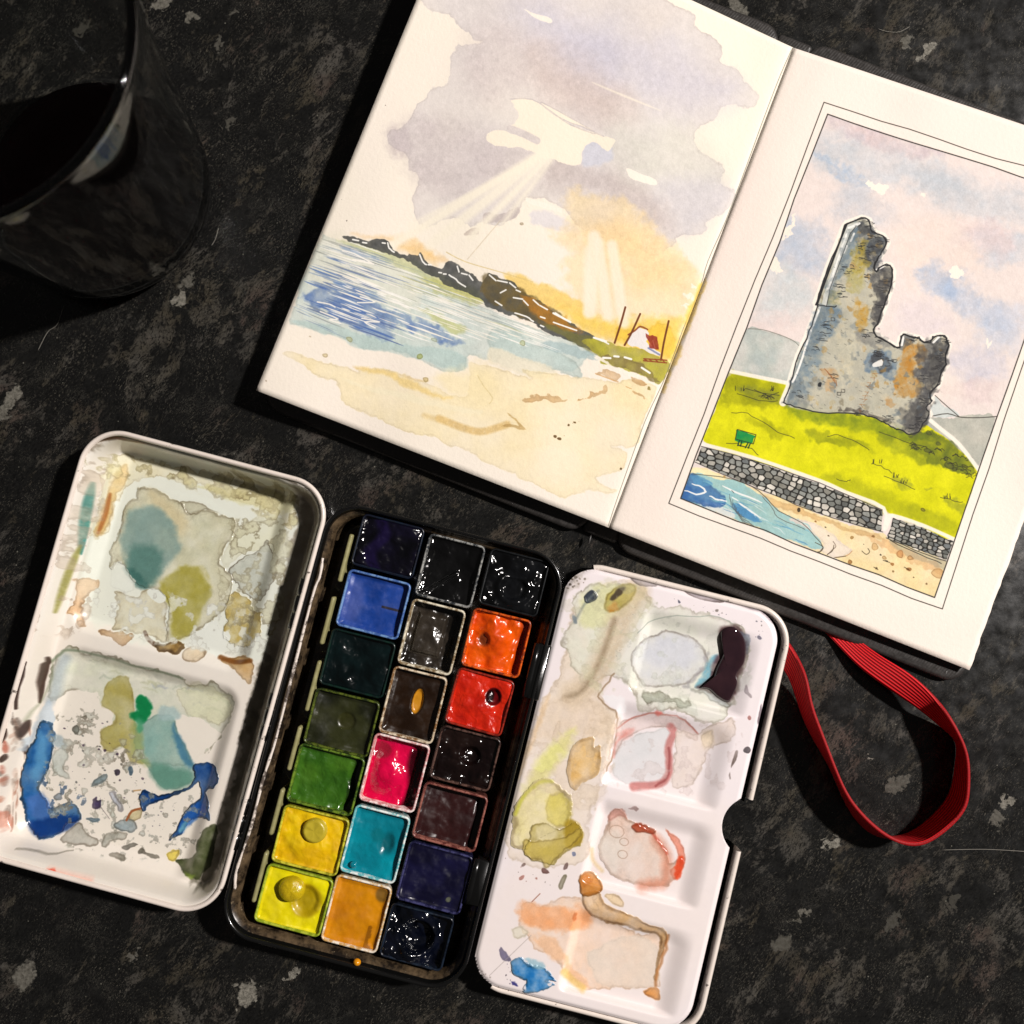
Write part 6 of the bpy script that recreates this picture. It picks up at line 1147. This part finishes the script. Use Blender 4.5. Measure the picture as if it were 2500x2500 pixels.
C.wash(RJ((20, 1380), (100, 1180), (200, 930), (230, 900), (120, 1240), (40, 1420)), (232, 200, 160), .6, soft=1, warp=.6)
C.wash(RJ((330, 200), (860, 220), (760, 560), (600, 900), (340, 620)), (214, 214, 180), .4, soft=1.5, warp=1, ws=3, thr=0.55, edge=.12, ew=.5)
C.wash(RJ((120, 950), (640, 950), (640, 1300), (520, 1600), (100, 1500)), (226, 206, 180), .4, soft=1.5, warp=1, ws=4, thr=0.53, edge=.12, ew=.5)
C.wash(RJ((700, 420), (1400, 430), (1420, 960), (760, 960)), (210, 216, 206), .4, soft=1.5, warp=1, ws=3, thr=0.58, edge=.12, ew=.4)
C.wash(RJ((640, 1000), (1380, 1000), (1300, 1480), (640, 1480)), (222, 206, 204), .35, soft=1.5, warp=1, ws=3, thr=0.59, edge=.12, ew=.4)
# third well and the orange wash
C.wash(RK((1055, 435), (1075, 365), (1150, 342), (1195, 410), (1260, 440), (1300, 470), (1380, 500), (1400, 560), (1462, 640), (1495, 720), (1560, 690), (1585, 740), (1540, 815), (1480, 850), (1470, 872), (1280, 868), (1150, 835), (1060, 770), (1000, 650), (1030, 520)), (230, 196, 178), .95, soft=.3, edge=.22, ew=.8, warp=.4, var=.25, vs=4, col2=(222, 206, 192), h=.3)
C.wash(RK((1000, 560), (1100, 480), (1160, 620), (1100, 760), (1010, 660)), (224, 218, 208), .6, soft=3)
C.stroke(RK((1390, 560), (1440, 620), (1460, 740), (1440, 840), (1370, 862), (1290, 868)), 2.6, (214, 138, 110), .7, soft=2, wob=.3); C.stroke(RK((1250, 460), (1340, 500), (1400, 570), (1460, 650)), .7, (196, 96, 76), .8, soft=.5, wob=.2)
C.wash(RK((1218, 470), (1260, 446), (1310, 450), (1382, 495), (1372, 525), (1310, 512), (1250, 512)), (168, 66, 36), .95, soft=.5, edge=.2, warp=.3, h=.4)
C.wash(RK((1450, 488), (1530, 545), (1582, 625), (1575, 720), (1540, 812), (1505, 825), (1490, 760), (1530, 720), (1525, 640), (1490, 570)), (232, 132, 104), .9, soft=.5, edge=.2, warp=.4); C.wash(RK((1540, 680), (1578, 690), (1560, 780), (1510, 820)), (222, 70, 34), .85, soft=.8)
C.stroke(RK((950, 620), (960, 700), (1020, 770)), 1.0, (222, 196, 150), .7, soft=.8); C.wash(RK((1060, 430), (1090, 355), (1150, 345), (1190, 410), (1140, 400), (1100, 430)), (226, 160, 146), .7, soft=.6, edge=.2)
for x, y, r in [(1120, 505, 2.0), (1160, 660, 1.3), (1170, 575, 1.2)]:
    for (cx, cy) in C.loc(RK((x, y))): C.stroke([(cx + r * math.cos(t), cy + r * .8 * math.sin(t)) for t in np.linspace(0, 6.3, 9)], .25, (170, 140, 120), .6, raw=True)
C.wash(RK((1185, 345), (1215, 332), (1262, 340), (1255, 362), (1225, 350)), (206, 170, 172), .8, soft=.3, edge=.3)
C.wash(RK((460, 1050), (480, 955), (540, 970), (600, 1020), (660, 970), (760, 925), (880, 940), (960, 1050), (1110, 1130), (1280, 1200), (1400, 1180), (1440, 1250), (1410, 1400), (1395, 1540), (1250, 1570), (960, 1562), (870, 1545), (760, 1430), (700, 1330), (600, 1290), (540, 1240), (470, 1130)), (240, 210, 186), .95, soft=.5, edge=.14, warp=.7, ws=3, var=.25, vs=4)
C.wash(RK((480, 960), (560, 1000), (700, 1010), (880, 1010), (955, 1090), (880, 1180), (720, 1160), (560, 1120), (470, 1060)), (240, 164, 108), .85, soft=2.2, warp=1, var=.3, vs=3)
C.wash(RK((560, 1200), (700, 1220), (800, 1400), (940, 1540), (860, 1540), (760, 1440), (680, 1320)), (238, 188, 146), .7, soft=1.5, warp=1)
C.wash(RK((910, 1330), (1000, 1290), (1100, 1225), (1300, 1215), (1405, 1310), (1385, 1540), (1040, 1552), (960, 1450)), (230, 216, 202), .9, soft=.9, edge=.05, warp=.5)
C.wash(RK((880, 915), (1000, 895), (1040, 970), (1150, 1030), (1300, 1100), (1400, 1130), (1465, 1200), (1450, 1290), (1412, 1400), (1392, 1520), (1375, 1480), (1410, 1290), (1380, 1200), (1290, 1180), (1210, 1150), (1100, 1130), (980, 1075), (905, 1010)), (230, 184, 126), .9, soft=.4, edge=.35, ew=.8, warp=.4, var=.3, vs=3, h=.3)
C.wash(RK((865, 800), (900, 770), (960, 780), (1025, 850), (1005, 900), (890, 930), (870, 870)), (206, 122, 34), .96, soft=.4, edge=.3, warp=.3, var=.2, h=.6); C.wash(RK((875, 790), (920, 780), (960, 830), (900, 860)), (180, 104, 40), .6, soft=1.2)
C.wash(RK((1030, 925), (1110, 915), (1168, 960), (1160, 1000), (1090, 990)), (240, 212, 168), .8, soft=.4, edge=.2)
C.wash(RK((820, 1085), (840, 1045), (860, 1060), (835, 1100)), (196, 100, 50), .6, soft=.6)
C.wash(RK((1290, 1588), (1350, 1560), (1390, 1570), (1412, 1600), (1398, 1645), (1350, 1620)), (224, 132, 40), .95, soft=.4, edge=.25, warp=.4)
C.stroke(RK((1465, 1200), (1450, 1300), (1400, 1440), (1385, 1540)), .8, (170, 110, 60), .7, soft=.5, wob=.3)
C.stroke(RK((760, 1440), (820, 1510), (890, 1560)), 1.8, (232, 196, 120), .8, soft=.8)
C.wash(RK((415, 1365), (480, 1345), (560, 1395), (640, 1412), (700, 1480), (708, 1500), (640, 1500), (690, 1530), (600, 1562), (500, 1580), (490, 1540), (512, 1500), (420, 1440)), (26, 116, 192), .96, soft=.3, edge=.25, warp=.4, ws=2, var=.2, vs=2, h=.7)
C.wash(RK((500, 1345), (600, 1370), (640, 1410), (560, 1410)), (150, 190, 206), .8, soft=.8); C.wash(RK((420, 1450), (500, 1490), (510, 1540), (430, 1500)), (240, 232, 234), .9, soft=.5); C.wash(RK((640, 1500), (700, 1502), (660, 1520)), (240, 232, 234), .95, soft=.3)
C.wash(RK((333, 1272), (365, 1280), (405, 1330), (412, 1362), (352, 1345)), (70, 66, 110), .95, soft=.3, edge=.2); C.wash(RK((400, 1490), (440, 1500), (450, 1525), (410, 1515)), (50, 50, 120), .9, soft=.3)
C.wash(RK((400, 1150), (460, 1130), (520, 1170), (500, 1210), (420, 1215)), (228, 222, 200), .8, soft=.4, edge=.12)
for P, c in [(((725, 850), (760, 785), (785, 790), (750, 880), (730, 882)), (150, 146, 120)), (((770, 705), (790, 700), (785, 740), (755, 750)), (150, 120, 120)), (((475, 715), (500, 698), (505, 715), (480, 730)), (150, 120, 116)), (((610, 745), (635, 740), (668, 770), (620, 778)), (96, 50, 44)), (((812, 630), (835, 628), (840, 652), (818, 658)), (150, 170, 220)), (((460, 800), (495, 782), (490, 810), (465, 822)), (216, 140, 130)), (((560, 805), (580, 800), (578, 820)), (216, 150, 140))]:
    C.wash(RK(*P), c, .9, soft=.2, edge=.3, smooth=2, warp=.1)
for P, c in [(((1450, 870), (1470, 820), (1480, 870), (1498, 890), (1495, 912), (1470, 890)), (176, 166, 176)), (((1535, 1060), (1560, 940), (1566, 1000), (1550, 1075)), (150, 140, 156)), (((1355, 1400), (1400, 1240), (1420, 1250), (1400, 1310), (1365, 1360), (1370, 1425)), (178, 166, 168)), (((1475, 1030), (1490, 1020), (1495, 1045), (1478, 1048)), (196, 116, 110)), (((1445, 1235), (1475, 1215), (1500, 1240), (1480, 1262), (1450, 1255)), (52, 44, 50)), (((1530, 530), (1550, 520), (1568, 540), (1545, 548)), (110, 116, 160)), (((740, 150), (850, 170), (915, 205), (880, 215), (800, 210), (760, 185)), (150, 142, 146)), (((1080, 235), (1200, 260), (1330, 300), (1300, 318), (1200, 305), (1100, 265)), (160, 150, 158)), (((1270, 355), (1290, 355), (1288, 372), (1272, 372)), (110, 100, 90)), (((1040, 290), (1060, 310), (1045, 318)), (90, 96, 130))]:
    C.wash(RJ(*P), c, .9, soft=.2, edge=.3, smooth=2, warp=.15)
C.flecks(RJ((340, 120), (480, 90), (440, 250), (320, 250)), 26, .08, .5, [(80, 70, 60), (110, 96, 80)], .7); C.wash(RJ((330, 150), (460, 90), (450, 150), (360, 260), (320, 250)), (180, 170, 156), .5, soft=1.2, var=.8, vs=1, warp=1)
C.flecks(RJ((950, 270), (1600, 440), (1560, 640), (1500, 480), (1240, 380)), 30, .05, .3, [(90, 90, 110), (120, 110, 110)], .8)
C.flecks(RK((340, 620), (600, 700), (900, 760), (560, 900), (330, 900)), 34, .05, .25, [(150, 90, 80), (110, 100, 100), (200, 150, 140)], .7)
C.flecks(RK((360, 1370), (420, 1400), (420, 1540), (360, 1480)), 16, .06, .28, [(60, 50, 110), (90, 80, 100)], .85)
C.flecks(RK((100, 1350), (200, 1380), (340, 1560), (200, 1600), (110, 1500)), 50, .05, .35, [(120, 110, 96), (160, 150, 140)], .6)
C.flecks(RJ((1350, 600), (1700, 420), (1640, 900), (1500, 1500), (1300, 1500)), 30, .04, .16, [(130, 120, 130)], .6)
C.stroke(RK((540, 1190), (260, 1460)), .2, (170, 160, 156), .6); C.stroke(RK((600, 910), (545, 965)), .25, (150, 90, 70), .8)
for P in [((750, 150), (1080, 235), (1330, 300), (1560, 370), (1640, 430))]: C.stroke(RJ(*P), .8, (120, 108, 116), .7, soft=.5, wob=.4, gran=.6)
C.stroke(RJ((1700, 520), (1650, 860), (1560, 1180), (1480, 1500)), .7, (120, 100, 110), .6, soft=.6, wob=.3, gran=.5)
flappaint = painted("flap_enamel_with_dried_paint", C.image("flap_paint"), rough=.3, grain=.08, gscale=.5, filmgloss=.25, bumpimg=.0009, spec=.5, scale=.93, coat=.2)

flap = FLAP.root("mixing_flap", tin)
fw = []
for F_, p in ((RJ, (1130, 690)), (RJ, (960, 1270)), (RK, (1310, 640)), (RK, (1160, 1365))):
    x, y = FLAP.loc(*F_(p)[0]); fw.append((x, y, 14.2, 10.6, 3.0, 2.6))
nx, ny = FLAP.loc(1836, 2021, 9.5)
def flapz(x, y):
    d = -sdbox(x, y, -1.4, 0, 29.3, 56.2, 8.5)
    return 9.4 + ramp_well(x, y, [(a + 1.0, b + .4, c + 2.0, e + 1.0, r, 1.9) for a, b, c, e, r, q in fw]) - .7 * (1 - sstep(0, 1.1, d)) + .1 * (fbm(x / 12, y / 12, 5) - .5)
V, F = grid_mesh(np.arange(-30.8, 28.1, .4), np.arange(-56.3, 56.4, .4), flapz, lambda x, y: np.maximum(sdbox(x, y, -1.4, 0, 29.3, 56.2, 8.5), 7.9 - np.hypot(x - nx, y - ny)))
panel = mesh_obj("mixing_panel", V, F, flappaint, flap, uv=FLAP.uv(V)); md = panel.modifiers.new("thickness", 'SOLIDIFY'); md.thickness = .0006; md.offset = -1
# raised rim round three sides, open on the hinge side and at the thumb hole
def open_rim(prof, name, mat, n=14):
    P = rr(FLAP.hx, FLAP.hy, 10.0, n); loops = []
    for d, z in prof: loops.append([(x, y, z) for x, y in rr(FLAP.hx - d, FLAP.hy - d, 10.0 - d, n)])
    m_ = len(P); keep = [k for k in range(m_)]; segs = []
    # resample the loops densely so that the cut ends are clean
    L0 = []
    for lp in loops:
        a = np.array(lp + lp[:1]); out = []
        for k in range(len(a) - 1):
            q = max(1, int(np.hypot(*(a[k + 1] - a[k])[:2]) / .7)) if k not in () else 1
            out.append((k, a[k], a[k + 1]))
        L0.append(out)
    cnt = [max(1, int(np.hypot(*(L0[0][k][2] - L0[0][k][1])[:2]) / .6)) for k in range(m_)]
    D = [np.concatenate([l[k][1] + (l[k][2] - l[k][1]) * (np.arange(cnt[k]) / cnt[k])[:, None] for k in range(m_)]) for l in L0]
    ref = D[0]; ok = (ref[:, 0] > -24.5) & (np.hypot(ref[:, 0] - nx, ref[:, 1] - ny) > 7.6)
    V = np.concatenate(D); n_ = len(ref); F = []
    for r_ in range(len(D) - 1):
        for k in range(n_):
            j = (k + 1) % n_
            if ok[k] and ok[j]: F.append((r_ * n_ + k, r_ * n_ + j, (r_ + 1) * n_ + j, (r_ + 1) * n_ + k))
    return mesh_obj(name, V, F, mat, flap)
open_rim([(2.5, 3.0), (1.9, 6.8), (1.6, 8.0), (1.1, 8.7), (.5, 8.7), (.05, 8.2), (0, 7.2), (0, 3.0), (.8, .6), (2.5, .2)], "flap_rim", rim_white)
open_rim([(4.2, 2.4), (2.6, 2.5), (2.0, 7.2)], "rim_groove", enamel_black)
# black hinge leaves on the side of the tray
for a, b in [(R3((1735, 1110))[0], R3((1650, 1515))[0]), (R4((1745, 960))[0], R4((1705, 1280))[0])]:
    p = np.array(FLAP.loc(*a, 11)); q = np.array(FLAP.loc(*b, 11)); c2 = (p + q) / 2; hy = abs(p[1] - q[1]) / 2
    V, F = loft([[(x + c2[0] - .6, y + c2[1], z) for x, y in rr(1.9 - d, hy - d, .5, 4)] for d, z in [(0, 6), (0, 11.3), (.4, 11.8)]], True, False, True); mesh_obj("hinge_leaf", V, F, enamel_black, flap)
    V, F = tube([(c2[0] - 2.3, c2[1] + t * hy * .96, 10.9) for t in (-1, -.33, .33, 1)], 1.1, 12); mesh_obj("hinge_pin", V, F, enamel_black, flap)
# the wet puddle of black purple paint standing in the top well
wet = NT("wet_purple_black_paint"); v = wet.coord(1000); wet.set(Base_Color=wet.mix(wet.noise(v, .2, 2), lin((30, 18, 26)), lin((58, 36, 40))), Roughness=.05, Coat_Weight=.8, Normal=wet.bump(wet.noise(v, .12, 2), .3, .0006)); wet = wet.m
pud = [FLAP.loc(a, b, 7.5) for a, b in RJ((1305, 500), (1350, 462), (1405, 475), (1462, 560), (1458, 680), (1412, 760), (1412, 830), (1362, 935), (1300, 915), (1240, 862), (1180, 848), (1245, 820), (1285, 720), (1330, 610))]
P = catmull(np.array(pud), 5); cc_ = P.mean(0); loops = []
for t, hgt in [(1, .02), (.97, .45), (.9, .85), (.75, 1.15), (.45, 1.3), (.1, 1.34)]:
    q = cc_ + (P - cc_) * t; loops.append([(x, y, float(flapz(np.array(x), np.array(y))) * (0.0 if False else 1) + hgt) for x, y in q])
V, F = loft(loops, True, False, True); mesh_obj("wet_paint", V, F, wet, flap)

# ================================================================== hairs and lint on the worktop
lint = simple("lint", lin((150, 146, 136)), .6, .1)
for P, lab in [(RM((1450, 1872), (1700, 1868), (1932, 1880)), "long fine pale hair on the worktop right of the strap loop"), (R1((200, 1835), (250, 1740), (300, 1700), (335, 1600)), "thin bent hair below the wine glass"), (R1((1030, 910), (1028, 970), (1050, 1030)), "tiny curled fibre at the foot of the wine glass"),
               (R1((1145, 1195), (1130, 1250), (1110, 1285)), "short bright fibre right of the wine glass"), (RC((950, 195), (1010, 212), (1090, 215), (1160, 180)), "curved pale hair above the castle page"), (RM((1600, 230), (1700, 330), (1760, 420)), "fine hair on the worktop beside the right page edge")]:
    P = catmull(np.array([at(a, b, .15) for a, b in P]), 6, False); c = P.mean(0)
    o = empty("hair", c[0], c[1], 0); tag(o, lab, "hair", "hairs and lint on the worktop")
    V, F = tube([(x - c[0], y - c[1], .15) for x, y in P], .05, 5); mesh_obj("strand", V, F, lint, o)
